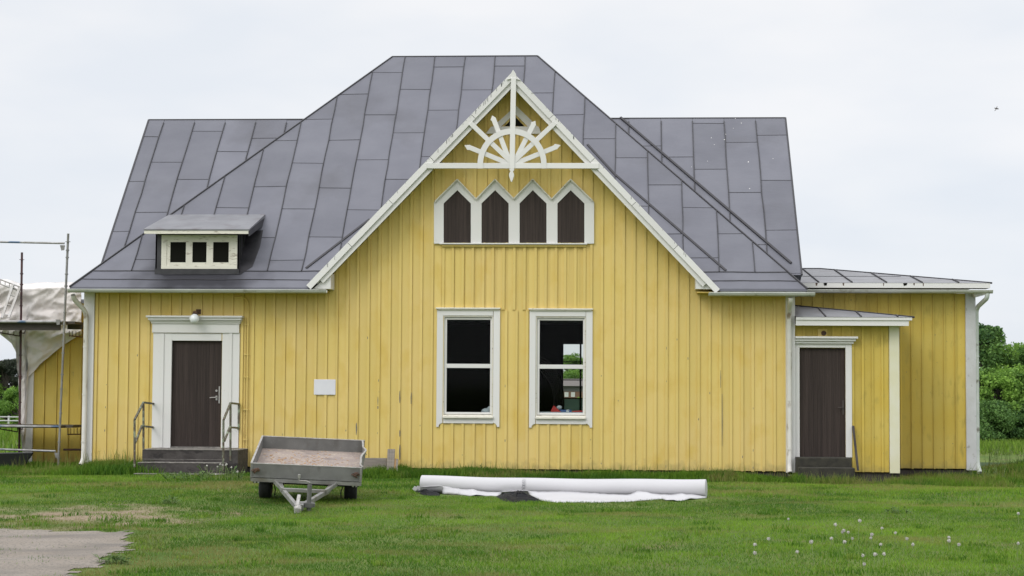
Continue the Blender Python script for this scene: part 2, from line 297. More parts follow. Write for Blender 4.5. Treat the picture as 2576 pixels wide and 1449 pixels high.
def vn(x, y, f, seed=0):                               # cheap smooth noise 0..1
    x = np.asarray(x)*f+seed*17.3; y = np.asarray(y)*f+seed*9.1
    xi = np.floor(x); yi = np.floor(y); fx = x-xi; fy = y-yi; fx = fx*fx*(3-2*fx); fy = fy*fy*(3-2*fy)
    h = lambda a, b: np.modf(np.abs(np.sin(a*127.1+b*311.7)*43758.5453))[0]
    return (h(xi, yi)*(1-fx)+h(xi+1, yi)*fx)*(1-fy)+(h(xi, yi+1)*(1-fx)+h(xi+1, yi+1)*fx)*fy
def fbm(x, y, f, s=0): return vn(x, y, f, s)*.5+vn(x, y, f*2.1, s+1)*.3+vn(x, y, f*4.7, s+2)*.2
dc = onground(225, 1297)
def dry(x, y):                                         # bare earth beside the path
    a = np.exp(-(((x-dc.x)/1.25)**2+((y-dc.y-.0)/1.75)**2)**1.3)
    return np.clip(a*1.25-.25+(fbm(x, y, 2.2, 5)-.5)*2.4, 0, 1)*(a > .08)*.93
me = bpy.data.meshes.new('ground'); ny, nx = X.shape
V = np.stack([X, Y_, Zg], -1).reshape(-1, 3)
idx = np.arange(nx*ny).reshape(ny, nx); Fq = np.stack([idx[:-1, :-1], idx[:-1, 1:], idx[1:, 1:], idx[1:, :-1]], -1).reshape(-1, 4)
me.vertices.add(len(V)); me.vertices.foreach_set('co', V.ravel()); me.loops.add(Fq.size); me.loops.foreach_set('vertex_index', Fq.ravel())
me.polygons.add(len(Fq)); me.polygons.foreach_set('loop_start', np.arange(len(Fq))*4); me.update(calc_edges=True)
me.attributes.new('dry', 'FLOAT', 'POINT').data.foreach_set('value', dry(V[:, 0], V[:, 1]))
me.polygons.foreach_set('use_smooth', [True]*len(Fq))
gm = mat('lawn_soil', (.07, .12, .022), .95, var=(.11, .15, .035), scale=.6, bump=.5, bscale=25, dirt=(.14, .12, .055), dscale=1.1, dpos=(.55, .75), spec=.15)
n_ = gm.node_tree; b_ = n_.nodes['Principled BSDF']; src = b_.inputs['Base Color'].links[0].from_socket
at_ = n_.nodes.new('ShaderNodeAttribute'); at_.attribute_name = 'dry'; mx_ = n_.nodes.new('ShaderNodeMix'); mx_.data_type = 'RGBA'
tn = n_.nodes.new('ShaderNodeTexNoise'); tn.inputs['Scale'].default_value = 18; tn.inputs['Detail'].default_value = 8
tc_ = n_.nodes.new('ShaderNodeTexCoord'); n_.links.new(tc_.outputs['Object'], tn.inputs['Vector'])
cr = n_.nodes.new('ShaderNodeValToRGB'); cr.color_ramp.elements[0].color = (.16, .115, .075, 1); cr.color_ramp.elements[1].color = (.33, .26, .19, 1); cr.color_ramp.elements[0].position = .35; cr.color_ramp.elements[1].position = .68
n_.links.new(tn.outputs[0], cr.inputs[0]); n_.links.new(at_.outputs['Fac'], mx_.inputs[0]); n_.links.new(src, mx_.inputs[6]); n_.links.new(cr.outputs[0], mx_.inputs[7]); n_.links.new(mx_.outputs[2], b_.inputs['Base Color'])
me.materials.append(gm); go = bpy.data.objects.new('ground', me); col.objects.link(go); tag(go, kind='structure')
# gravel path: a sheet following the ground
pm = MB(); px0, px1 = min(p[0] for p in PATH), max(p[0] for p in PATH); py0, py1 = min(p[1] for p in PATH), max(p[1] for p in PATH)
st = .07; nxp = int((px1-px0)/st)+2; nyp = int((py1-py0)/st)+2
gxx, gyy = np.meshgrid(px0+np.arange(nxp)*st, py0+np.arange(nyp)*st)
def inpath(x, y):
    jx = (fbm(x, y, 4, 3)-.5)*.55+(fbm(x, y, 12, 8)-.5)*.2; jy = (fbm(x, y, 4, 11)-.5)*.45
    return inpoly(x+jx, y+jy, PATH)
ins = inpath(gxx, gyy); zz = gz(gxx, gyy)+.006
for j in range(nyp-1):
    for i in range(nxp-1):
        if ins[j, i] and ins[j+1, i+1] and ins[j, i+1] and ins[j+1, i]:
            pm.add([(gxx[a, b], gyy[a, b], zz[a, b]) for a, b in ((j, i), (j, i+1), (j+1, i+1), (j+1, i))], [(0, 1, 2, 3)])
tag(pm.build('path', M['gravel']), kind='structure')
wt = MB(); wt.add([(-14, 30, -2.5), (400, 30, -2.5), (400, 90, -2.5), (-14, 90, -2.5)], [(0, 1, 2, 3)]); tag(wt.build('water', M['water']), kind='structure')

# grass as plain meshes of small blades
HX = (-10.9, 3.3)
def blades(name, x, y, h, wd, tone, lean=.35, matn='weed', kind='stuff', label=None, two=False, z0=None, hue=None):
    n = len(x); rng = np.random.default_rng(len(name)+n); a = rng.uniform(0, 2*np.pi, n); la = rng.uniform(0, 2*np.pi, n); ll = h*lean*rng.uniform(.1, 1, n)
    z = gz(x, y) if z0 is None else z0
    dx, dy = np.cos(a)*wd/2, np.sin(a)*wd/2
    if two:
        mxp = np.stack([x+np.cos(la)*ll*.35, y+np.sin(la)*ll*.35, z+h*.6], -1)
        v = np.stack([np.stack([x-dx, y-dy, z-.02], -1), np.stack([x+dx, y+dy, z-.02], -1), mxp+np.stack([dx*.8, dy*.8, 0*x], -1), mxp-np.stack([dx*.8, dy*.8, 0*x], -1), np.stack([x+np.cos(la)*ll, y+np.sin(la)*ll, z+h], -1)], 1)
        V = v.reshape(-1, 3); b0 = np.arange(n)*5
        lo = np.stack([b0, b0+1, b0+2, b0+3, b0+3, b0+2, b0+4], -1).ravel(); st_ = np.stack([np.arange(n)*7, np.arange(n)*7+4], -1).ravel(); np_ = 2*n; tt = np.repeat(tone, 2)
        hh = np.repeat(hue if hue is not None else tone*0, 2)
    else:
        v = np.stack([np.stack([x-dx, y-dy, z-.01], -1), np.stack([x+dx, y+dy, z-.01], -1), np.stack([x+np.cos(la)*ll, y+np.sin(la)*ll, z+h], -1)], 1)
        V = v.reshape(-1, 3); lo = np.arange(3*n); st_ = np.arange(n)*3; np_ = n; tt = tone; hh = hue if hue is not None else tone*0
    me = bpy.data.meshes.new(name); me.vertices.add(len(V)); me.vertices.foreach_set('co', V.ravel()); me.loops.add(len(lo)); me.loops.foreach_set('vertex_index', lo)
    me.polygons.add(np_); me.polygons.foreach_set('loop_start', st_); me.update(calc_edges=True)
    me.attributes.new('tone', 'FLOAT', 'FACE').data.foreach_set('value', tt); me.attributes.new('hue', 'FLOAT', 'FACE').data.foreach_set('value', hh)
    me.materials.append(M[matn]); o = bpy.data.objects.new(name, me); col.objects.link(o)
    return tag(o, label, 'grass' if kind else None, kind=kind)
M['lawn'] = leafmat('lawn_blades', (.048, .130, .010), (.20, .34, .030), .35)
n_ = M['lawn'].node_tree; p_ = n_.nodes['Principled BSDF']; src = p_.inputs['Base Color'].links[0].from_socket
a_ = n_.nodes.new('ShaderNodeAttribute'); a_.attribute_name = 'hue'; x_ = n_.nodes.new('ShaderNodeMix'); x_.data_type = 'RGBA'; x_.inputs[7].default_value = (.27, .235, .085, 1)
n_.links.new(a_.outputs['Fac'], x_.inputs[0]); n_.links.new(src, x_.inputs[6]); n_.links.new(x_.outputs[2], p_.inputs['Base Color'])
for nd in n_.nodes:
    if nd.type == 'BSDF_TRANSLUCENT': n_.links.new(x_.outputs[2], nd.inputs['Color'])
rng = np.random.default_rng(3); _a, _b = onground(1059, 1241), onground(1777, 1253); ROLL_ = (_a.x, _a.y, _b.x, _b.y); tc0_ = (onground(783, 1257).x, -10.6)
def lawn(nn, ya, yb, h0):
    y = rng.uniform(ya, yb, nn); hw = (y+36.2)*.285+1.5; cx = -(y+36.2)*.063; x = cx+rng.uniform(-1, 1, nn)*hw
    k = ~inpath(x, y) | (rng.random(nn) < .22*np.clip(fbm(x, y, 1.7, 33)*4-2.4, 0, 1)); k &= ~((y > -.02) & (x > HX[0]) & (x < 3.3)) & ~((y > .08) & (x > 3) & (x < 5.5)) & ~((y > 1.65) & (x > -13) & (x < 7.25)); k &= ~((rng.random(nn) < dry(x, y)*1.05))
    k &= rng.random(nn) < .45+.75*fbm(x, y, .9, 21)
    k &= ~((x > ROLL_[0]) & (x < ROLL_[2]) & (y > ROLL_[1]+(ROLL_[3]-ROLL_[1])*(x-ROLL_[0])/(ROLL_[2]-ROLL_[0])-.75+.1*fbm(x, y, 5, 2)) & (y < ROLL_[1]+(ROLL_[3]-ROLL_[1])*(x-ROLL_[0])/(ROLL_[2]-ROLL_[0])+.2))
    x = x[k]; y = y[k]; n = len(x)
    big = fbm(x, y, .28, 2); med = fbm(x, y, 1.2, 4); fine = rng.random(n)
    tone = np.clip(.42+(big-.5)*2.0+(med-.5)*1.3+(fine-.5)*.8+(fine > .97)*.5, 0, 1)
    hue = np.clip((fbm(x, y*1.7, .45, 9)-.52)*3.2+(fbm(x, y, 2.5, 13)-.5)*1.1, 0, .75)*(fine < .9)+dry(x, y)*.5
    ed = (inpath(x-.35, y) | inpath(x, y-.5) | inpath(x-.2, y-.3)) & ~inpath(x, y); hue = np.where(ed, hue+.45*fbm(x, y, 2, 6), hue)
    hue = np.clip(np.where(rng.random(n) < .05, .8, hue), 0, 1)
    h = h0*rng.uniform(.6, 1.35, n)*(.7+.6*med)
    return x, y, h, tone, hue
x, y, h, t, hu = lawn(420000, -22, -9, .026); blades('lawn_grass', x, y, h, np.full(len(x), .009), t, 1.3, 'lawn', label='short mown lawn in front of the yellow house', hue=hu)
x, y, h, t, hu = lawn(280000, -9, 6, .038); blades('lawn_grass', x, y, h, np.full(len(x), .014), t, 1.1, 'lawn', label='short mown lawn reaching up to the house wall', hue=hu)
# longer unmown grass along the walls
def fringe(n, xa, xb, ya, yb, h, seed, dens=None, hue=.0):
    r = np.random.default_rng(seed); x = r.uniform(xa, xb, n); y = ya+(yb-ya)*r.beta(2.2, 1.1, n)
    hh = h*r.uniform(.45, 1.3, n)*(.35+1.1*fbm(x, y, 1.3, seed)); 
    if dens is not None: k = r.random(n) < dens(x); x, y, hh = x[k], y[k], hh[k]
    t = np.clip(.30+(fbm(x, y, .9, seed+3)-.5)*1.3+r.uniform(-.25, .3, len(x)), 0, 1); hu = np.clip((fbm(x, y, 1.1, seed+5)-.55)*3+hue, 0, .8)*(r.random(len(x)) < .7)
    return x, y, hh, t, hu
FR = [fringe(26000, -12.4, -8.9, -1.7, .0, .20, 1), fringe(7000, -12.5, -10.95, -.3, 1.6, .20, 2), fringe(5000, -8.9, -6.9, -2.2, -1.5, .12, 3),
      fringe(9000, -6.75, -4.3, -1.1, -.02, .17, 4), fringe(26000, -4.4, 3.3, -1.3, -.02, .15, 5, hue=.1), fringe(22000, 3.2, 5.8, -1.9, .0, .21, 6, hue=.35),
      fringe(15000, 5.3, 7.4, -.9, 1.6, .20, 7, hue=.25), fringe(20000, 7.0, 11, -.6, 5.5, .15, 8, hue=.25), fringe(16000, -16, -12, -.5, 6, .16, 9)]
x, y, h, t, hu = [np.concatenate(q) for q in zip(*FR)]
k = ~((x > 3.3) & (x < 5.05) & (y > -.9)) & ~((y > 0) & (x > -10.9) & (x < 3.3)) & ~((x > 3.3) & (x < 5.6) & (y > -.0)) & ~((y > 1.65) & (x < 7.2) & (x > -12.9))
blades('long_grass', x[k], y[k], h[k], np.full(k.sum(), .013), t[k], .7, 'lawn', label='unmown longer grass growing along the foot of the house', two=True, hue=hu[k])
# low clumps of coarser grass and clover in the lawn, and thin seeding stalks by the walls
r = np.random.default_rng(44); nc = 420; cy = r.uniform(-21, -2, nc); cx = -(cy+36.2)*.063+r.uniform(-1, 1, nc)*((cy+36.2)*.285+.8); cs = r.uniform(.04, .16, nc); m_ = 46
x = np.repeat(cx, m_)+r.normal(size=nc*m_)*np.repeat(cs, m_); y = np.repeat(cy, m_)+r.normal(size=nc*m_)*np.repeat(cs, m_); tt = np.repeat(r.uniform(0, .75, nc), m_)+r.uniform(-.15, .2, nc*m_); hh = np.repeat(r.uniform(.03, .06, nc), m_)*r.uniform(.5, 1.2, nc*m_)
k = ~((x > ROLL_[0]-.1) & (x < ROLL_[2]+.1) & (np.abs(y-(ROLL_[1]+ROLL_[3])/2+.2) < .9)) & (np.hypot((x-tc0_[0])/1.0, (y-tc0_[1])/2.2) > 1) & ~inpath(x, y)
blades('lawn_clumps', x[k], y[k], hh[k], np.full(k.sum(), .012), np.clip(tt[k], 0, 1), .9, 'lawn', label='scattered coarser tufts in the mown lawn', two=True, hue=np.where(tt[k] > .6, .3, 0))
x = np.concatenate([r.uniform(-12.3, -10.2, 150), r.uniform(-10.3, -8.9, 200), r.uniform(-6.8, -6, 70), r.uniform(-4.3, 3.3, 420), r.uniform(3.4, 5.6, 420), r.uniform(5.6, 10, 420)]); n = len(x)
y = np.where(x < 3.3, -.05-.5*r.random(n)**1.5, np.where(x < 5.6, -1.0-.5*r.random(n), np.where(x < 7.2, 1.5-1.4*r.random(n), .2+3*r.random(n))))
blades('seeding_stalks', x, y, np.where(x < -8.8, .42, np.where(x < 3.3, .26, .34))*r.uniform(.5, 1.2, n), np.full(n, .010), r.uniform(.3, 1, n), .35, 'lawn', label='thin seeding grass stalks along the foot of the walls', two=True, hue=r.uniform(.1, .9, n))
# coarse meadow on the far slope and bank
r = np.random.default_rng(11); n = 60000; x = np.concatenate([r.uniform(12, 60, n//2), r.uniform(-60, -13, n//2)]); y = np.concatenate([r.uniform(73, 96, n//2), r.uniform(6, 70, n//2)])
blades('meadow_grass', x, y, r.uniform(.2, .5, n), np.full(n, .09), np.clip(r.uniform(.1, .9, n), 0, 1), .6, 'lawn', label='rough meadow grass on the far bank and slope', hue=r.uniform(0, .25, n))

# ------------------------------------------------------------------ the house
Zf = -.02; YE, ZE = -.5, 3.53; PM = (0, YE, ZE); NR = (0, -1, 1)
house = empty('wooden_house', (-3.8, 0, 0), 'yellow board-and-batten wooden house with grey sheet metal hip roof and white pointed front gable', 'house')
def part(mb, name, mt, parent=None, **k):
    o = mb.build(name, mt, None, **k)
    if parent is None or parent is house: put(o, house)
    else: o.parent = parent                             # parts sit in world coordinates, so their sub-parts need no offset
    return o
zA = zc(0, 750, 2.898); zB = zc(0, 1100, 2.415); zD = zc(430, 1030, 2.23); zT = zc(800, 1430, 3.917); zM = zc(420, 680, 3.814); zR = zc(1380, 1500, 2.342)
zG = zc(1400, 200, 3.293); zH = zc(1420, 590, 3.68); zW = zc(1440, 1020, 3.018); zE = zc(2600, 880, 2.8277); zP = zc(2600, 1100, 2.415)
z6 = zc(900, 880, 4.293); z7 = zc(2350, 880, 5.724); zN = zc(1800, 1130, 4.675)
def xz(p, Y): q = at(p[0], p[1], Y); return (q.x, q.z)
def rect(f, x0, y0, x1, y1, Y):                         # measured rectangle -> x0,x1,z0,z1
    a = at(*f(x0, (y0+y1)/2), Y); b = at(*f(x1, (y0+y1)/2), Y); c = at(*f((x0+x1)/2, y0), Y); d = at(*f((x0+x1)/2, y1), Y)
    return a.x, b.x, d.z, c.z
# openings
WL = rect(zW, 240, 192, 755, 1240, 0); WR = rect(zW, 1200, 200, 1716, 1250, 0)
DO = rect(zD, 347, 309, 734, 1122, 0)
GYB = -.52                                              # plane of the gable's bargeboards
apex = xz((1289.5, 181), GYB); gl = xz((771, 718), GYB); gr = xz((1811, 728), GYB)
apexw = (apex[0], apex[1]-.16); 
def gtop(x):                                            # wall top under the gable
    k = (apex[1]-gl[1])/(apex[0]-gl[0]) if x < apex[0] else (apex[1]-gr[1])/(gr[0]-apex[0])
    return max(3.52, apex[1]-.20-abs(x-apex[0])*k)
def boards(mb, x0, x1, zb, topf, Y, openings=(), sp=.2115, xr=0, bw=.054, seed=1, bskip=None, th=.026):
    rn = random.Random(seed); ks = []; k = math.ceil((x0-xr)/sp)
    while xr+k*sp < x1: ks.append(xr+k*sp); k += 1
    js = [q+rn.uniform(-.004, .004) for q in ks]; cuts = sorted(set([x0, x1]+js))
    brk = sorted(set(cuts+[o for op in openings for o in op[:2] if x0 < o < x1]+([apex[0]] if topf is gtop and x0 < apex[0] < x1 else [])))
    tones = {}
    for a, b in zip(brk[:-1], brk[1:]):
        if b-a < 1e-5: continue
        mid = (a+b)/2; ci = sum(1 for c in cuts if c <= mid); tn = tones.setdefault(ci, (rn.random(), rn.uniform(-.003, .003)))
        zs = [(zb, None)]; ops = sorted([(o[2], o[3]) for o in openings if o[0] <= mid <= o[1]])
        segs = []; lo = zb
        for oa, ob in ops: segs.append((lo, oa)); lo = ob
        segs.append((lo, None))
        for lo, hi in segs:
            a2 = a+(bw/2+.003 if a in js else 0); b2 = b-(bw/2-.001 if b in js else 0)
            ta = topf(a) if hi is None else hi; tb = topf(b) if hi is None else hi
            mb.prism([(a, lo), (b, lo), (b, tb), (a, ta)], Y+.010, Y+.03, .1)
            if b2 > a2: f_ = lambda x: ta+(tb-ta)*(x-a)/(b-a); mb.prism([(a2, lo), (b2, lo), (b2, f_(b2)), (a2, f_(a2))], Y+tn[1], Y+.0095, tn[0])
    for q in js:
        if q-bw/2 < x0 or q+bw/2 > x1: continue
        ops = sorted([(o[2], o[3]) for o in openings if o[0]-.02 <= q <= o[1]+.02]+([(s[2], s[3]) for s in bskip if s[0] <= q <= s[1]] if bskip else []))
        lo = zb-rn.uniform(0, .012); tn = rn.random(); w2 = bw/2*rn.uniform(.92, 1.03)
        for oa, ob in ops+[(None, None)]:
            a, b = q-w2, q+w2
            if oa is None: mb.prism([(a, lo), (b, lo), (b, topf(b)), (a, topf(a))], Y-th, Y+.0098, tn)
            else:
                if oa > lo: mb.prism([(a, lo), (b, lo), (b, oa), (a, oa)], Y-th, Y+.0098, tn)
                lo = max(lo, ob)
X0m = at(926, 900, 0).x
SH = rect(zH, 350, 940, 2160, 1067, 0); wt_top = rect(zW, 170, 105, 825, 140, 0)[3]
skipR = (SH[0]-.05, SH[1]+.05, wt_top-.05, SH[3])
tri = [xz(zG(*p), 0) for p in ((1090, 765), (1305, 765), (1200, 650))]
wb = MB(); boards(wb, -10.72, 3.14, Zf, gtop, 0, [WL, WR, DO], xr=X0m, bskip=[skipR], seed=4)
for q in (370, 490, 615, 740, 873, 993, 1130, 1265, 1393, 1533, 1660, 1790, 1905, 2035, 2150):
    x = at(*zH(q, 1000), 0).x; wb.box(x-.026, x+.026, -.0255, .009, wt_top-.04, SH[3], random.random())
# flaked spots where the paint is gone
def flake(px, py0, py1, wv=3.2, Y=-.0285, mi=1):
    a = at(px, py0, Y); b = at(px, py1, Y); n = 6; L_ = []; Rr = []
    for i in range(n):
        t = i/(n-1); z = a.z+(b.z-a.z)*t; hw = wv/127/2*math.sin(math.pi*min(max(t, .08), .92))**.5
        L_.append((a.x-hw*random.uniform(.6, 1.2), z)); Rr.append((a.x+hw*random.uniform(.6, 1.2), z))
    wb.prism(L_+Rr[::-1], Y, Y+.003, .5, mi)
for (sx, a, b, wd) in ((1222, 1450, 1492, 5), (1371, 1475, 1497, 5), (1371, 1525, 1577, 5.5), (1371, 1340, 1382, 4), (1410, 1345, 1385, 3.2), (1296, 1392, 1402, 5), (1296, 1360, 1388, 2.5), (2471, 1270, 1330, 2.2), (2476, 1350, 1530, 2), (2120, 1372, 1376, 4), (1186, 1473, 1479, 3)):
    flake(sx/1.363, a/1.363, b/1.363, wd/1.363)
rf_ = random.Random(77)
for i in range(60):                                     # small chips and nail marks on the battens
    k = rf_.randint(-32, 36); x = X0m+k*.2115
    if not -10.6 < x < 3.0: continue
    z = .02+2.6*rf_.random()**2.2; hh = rf_.uniform(.008, .05); w3 = rf_.uniform(.006, .016)
    if any(o[0]-.15 < x < o[1]+.15 and o[2]-.2 < z < o[3]+.2 for o in (WL, WR, DO)): continue
    x += rf_.uniform(-.012, .012); wb.prism([(x-w3/2, z), (x+w3*.3, z-hh*.2), (x+w3/2, z+hh*.5), (x+w3*.1, z+hh), (x-w3*.4, z+hh*.8)], -.0285, -.0255, .5, 1)
part(wb, 'wall', [M['yellow'], M['bare']])
# house body behind the boards: closed, with the same holes; back wall holds one window
YB = 8.0
bw_ = rect(zN, 612, 215, 990, 1390, YB)                 # back window seen through the right front window
bw_ = (bw_[0], bw_[0]+1.2, bw_[2], bw_[3])
def wallholes(mb, x0, x1, z0, z1, y0, y1, ops):
    xs = sorted(set([x0, x1]+[o for op in ops for o in op[:2]]))
    for a, b in zip(xs[:-1], xs[1:]):
        lo = z0
        for o in sorted([o for o in ops if o[0] <= (a+b)/2 <= o[1]], key=lambda o: o[2]): mb.box(a, b, y0, y1, lo, o[2]); lo = o[3]
        mb.box(a, b, y0, y1, lo, z1)
ib = MB(); wallholes(ib, -10.72, 3.14, -.0, 3.5, .031, .14, [WL, WR, DO]); wallholes(ib, -10.88, 3.27, -.0, 3.5, YB, YB+.12, [bw_])
ib.box(-10.88, -10.78, .15, YB-.01, 0, 3.5); ib.box(3.17, 3.27, .15, YB-.01, 0, 3.5); ib.box(-10.77, 3.16, .15, YB-.01, -.1, .05); ib.box(-10.77, 3.16, .15, YB-.01, 3.3, 3.4); ib.box(-9.5, -5.0, .14, .6, .06, 3.2)
part(ib, 'interior_lining', M['dark'])
sb = MB(); boards(sb, -10.9, 3.29, Zf, lambda x: 3.5, 0, seed=9)        # side and back cladding, turned into place below
ob = MB()
for k in range(int((YB)/.2115)):                        # side walls
    y = .15+k*.2115
    for xs_, s_ in ((-10.9, -1), (3.29, 1)):
        t_ = random.random(); ob.box(min(xs_, xs_-s_*.012), max(xs_, xs_-s_*.012), y, y+.2115, Zf, 3.5, t_); ob.box(min(xs_, xs_+s_*.02), max(xs_, xs_+s_*.02), y-.027, y+.027, Zf, 3.5, random.random())
wallholes(ob, -10.9, 3.29, Zf, 3.5, YB+.125, YB+.15, [bw_])
part(ob, 'wall', M['yellow'])
# corner boards
for a, b in ((-10.905, -10.69), (3.115, 3.295)):
    c = MB(); c.box(a, b, -.045, .03, Zf-.03, 3.52); c.box(a if a < 0 else b-.03, a+.03 if a < 0 else b, .031, .18, Zf-.03, 3.52); part(c, 'corner_board', M['white'], bev=.004)
fb = MB(); fb.box(-10.86, 3.25, .05, YB, -.9, Zf-.03); part(fb, 'foundation', M['found'])

# main hip roof
EL, ER = -11.06, 3.49; RL, RR_, YR, ZR = -5.37, -2.05, 5.1, 9.13
rb = MB(); th = Vector((0, .035, -.035))
A, B, C_, D_ = Vector((EL, YE, ZE)), Vector((ER, YE, ZE)), Vector((RR_, YR, ZR)), Vector((RL, YR, ZR))
yb2 = 2*YR-YE
KG = (apex[1]-gl[1])/(apex[0]-gl[0]); KG2 = (apex[1]-gr[1])/(gr[0]-apex[0])
def sTri(x): return math.sqrt(2)*(apex[1]-.03-(ZE-YE)+.5-(KG*(apex[0]-x) if x < apex[0] else KG2*(x-apex[0])))-.06   # where the gable roof meets this slope
vL = apex[0]-(sTri(apex[0]))/math.sqrt(2)/KG; vR = apex[0]+(sTri(apex[0]))/math.sqrt(2)/KG2; sT = sTri(apex[0]); G_ = Vector((apex[0], YE+sT*math.sqrt(.5), ZE+sT*math.sqrt(.5)))
VL_, VR_ = Vector((vL, YE, ZE)), Vector((vR, YE, ZE)); dn = Vector((0, 0, .05))
rb.add([A, VL_, G_, D_, C_, VR_, B, (EL, yb2, ZE), (ER, yb2, ZE), A-dn, VL_-dn, G_-dn, VR_-dn, B-dn, (EL, yb2, ZE-.05), (ER, yb2, ZE-.05)],
       [(0, 1, 2, 3), (3, 2, 4), (2, 5, 6, 4), (7, 3, 4, 8), (6, 8, 4), (7, 0, 3), (9, 10, 1, 0), (12, 13, 6, 5), (1, 10, 11, 2), (2, 11, 12, 5), (13, 15, 8, 6), (9, 0, 7, 14)], .5)
SQ = math.sqrt(.5); nrm = Vector((0, -SQ, SQ)); slp = Vector((0, SQ, SQ))
def pl(x, s, o=0, y0=YE, z0=ZE): return Vector((x, y0, z0))+slp*s+nrm*o
s_low = (atp(1500, 684, PM, NR)-Vector((0, YE, ZE))).dot(slp); s_lip = (atp(1500, 706, PM, NR)-Vector((0, YE, ZE))).dot(slp)
smax = (YR-YE)/SQ
KL = math.sqrt(2)*(YR-YE)/(RL-EL)
def hipS(x): return min(smax, (x-EL)*KL, (ER-x)*math.sqrt(2)*((YR-YE)/(ER-RR_)))
SP = .69; xseam0 = atp(*zc(1400, 200, 3.293)(635, 40), PM, NR).x
ks = [xseam0+k*SP for k in range(-14, 12)]
seams = [q for q in ks if EL+.5 < q < ER-.4]
rn = random.Random(5)
def wob(mb, x, s0, s1, w_, h_, y0=YE, z0=ZE, mi=1):      # standing seam, a little wavy
    n = max(2, int((s1-s0)/.5)); p = [(x+rn.uniform(-.010, .010), s0+(s1-s0)*i/n) for i in range(n+1)]
    for (xa, sa), (xb, sb_) in zip(p[:-1], p[1:]): mb.bar(pl(xa, sa, h_/2, y0, z0), pl(xb, sb_, h_/2, y0, z0), w_, h_, nrm, .5, mi)
bd = [EL]+seams+[ER]
for i in range(len(bd)-1):                              # sheets between the seams, each its own tone
    xa, xb = bd[i]+.004, bd[i+1]-.004; off = (.35 if i % 2 else 1.15)+rn.uniform(-.12, .12); cuts = [s_low]
    s = s_low+off
    while s < smax-.15: cuts.append(s); s += 1.62+rn.uniform(-.08, .08)
    cuts.append(smax)
    for sa, sb_ in zip(cuts[:-1], cuts[1:]):
        P = [(xa, sa), (xb, sa), (xb, sb_), (xa, sb_)]   # clip to the hips
        def clip(P, f):
            o_ = []
            for j in range(len(P)):
                a, b = P[j], P[(j+1) % len(P)]; fa, fb_ = f(*a), f(*b)
                if fa >= 0: o_.append(a)
                if fa*fb_ < 0: t = fa/(fa-fb_); o_.append((a[0]+(b[0]-a[0])*t, a[1]+(b[1]-a[1])*t))
            return o_
        P = clip(P, lambda x, s: (x-EL)*KL-s-.01); kk = (YR-YE)/(ER-RR_)*math.sqrt(2)
        if len(P) > 2: P = clip(P, lambda x, s: (ER-x)*kk-s-.01)
        if len(P) < 3: continue
        tn_, th_ = rn.random(), rn.uniform(.003, .006)
        for Q in (clip(clip(P, lambda x, s: apex[0]-x), lambda x, s: s-sTri(min(x, apex[0]-1e-6))) if P else [], clip(clip(P, lambda x, s: x-apex[0]), lambda x, s: s-sTri(max(x, apex[0]+1e-6))) if P else []):
            if len(Q) > 2: rb.slab([pl(x, s, .002) for x, s in Q], nrm*th_, tn_, 0)
        if sb_ < smax and hipS((xa+xb)/2) > sb_:
            xl, xr_ = xa, xb
            while xl < xb and hipS(xl) < sb_: xl += .03
            while xr_ > xl and hipS(xr_) < sb_: xr_ -= .03
            while xl < xr_ and sTri(xl) > sb_: xl += .03
            while xr_ > xl and sTri(xr_) > sb_: xr_ -= .03
            if xr_-xl > .08:
                dd = rn.uniform(-.02, .02); rb.bar(pl(xl, sb_, .008), pl(xr_, sb_+dd, .008), .010, .009, nrm, .5, 1)
for q in seams: wob(rb, q, max(s_low, sTri(q)+.05), hipS(q)-.02, .014, .028)
nseg = 40                                               # eave courses
for s_, w_ in ((s_low, .02), (s_lip, .014)):
    inT = lambda x: s_ < sTri(x)+.05
    xl, xr_ = EL+s_*SQ+.02, ER-s_*SQ-.02; px_ = [(xl+(xr_-xl)*i/nseg) for i in range(nseg+1)]; of = [rn.uniform(-.008, .008) for _ in px_]
    for i in range(nseg):
        ww = w_*rn.uniform(.5, 1.3) if s_ == s_lip else w_
        if inT((px_[i]+px_[i+1])/2): continue
        rb.bar(pl(px_[i], s_+of[i], .006), pl(px_[i+1], s_+of[i+1], .006), ww, .012, nrm, .5, 1)
for a, b, r_ in ((A, D_, .035), (B, C_, .03), (D_, C_, .03)): rb.bar(a, b, r_*1.3, r_*1.3, (0, 0, 1), .5, 1)
# valley flashings beside the gable, measured on the roof plane
for p, q in (((770.4, 675.7), (930, 553)), ((1826, 681.7), (1547, 440)), ((1547, 440), (1478, 365))):
    a = atp(*p, PM, NR)+nrm*.012; b = atp(*q, PM, NR)+nrm*.012; rb.bar(a, b, .045, .03, nrm, .5, 1)
# black repaint around and under the dormer
rb.slab([atp(*zM(*p), PM, NR)+nrm*.009 for p in ((440, 985), (540, 1005), (1540, 1000), (1600, 960), (1700, 900), (1800, 640), (1840, 420), (1600, 450), (1450, 900), (450, 900))], nrm*.003, .5, 2)
roof = part(rb, 'roof', [M['roof'], M['seam'], M['tar']])
# droppings on the right side of the roof
WE = Vector((0, YE, ZE-.33))                            # back wing roof plane, just below the hip roof's plane
PWg = (0, YE, ZE-.33)
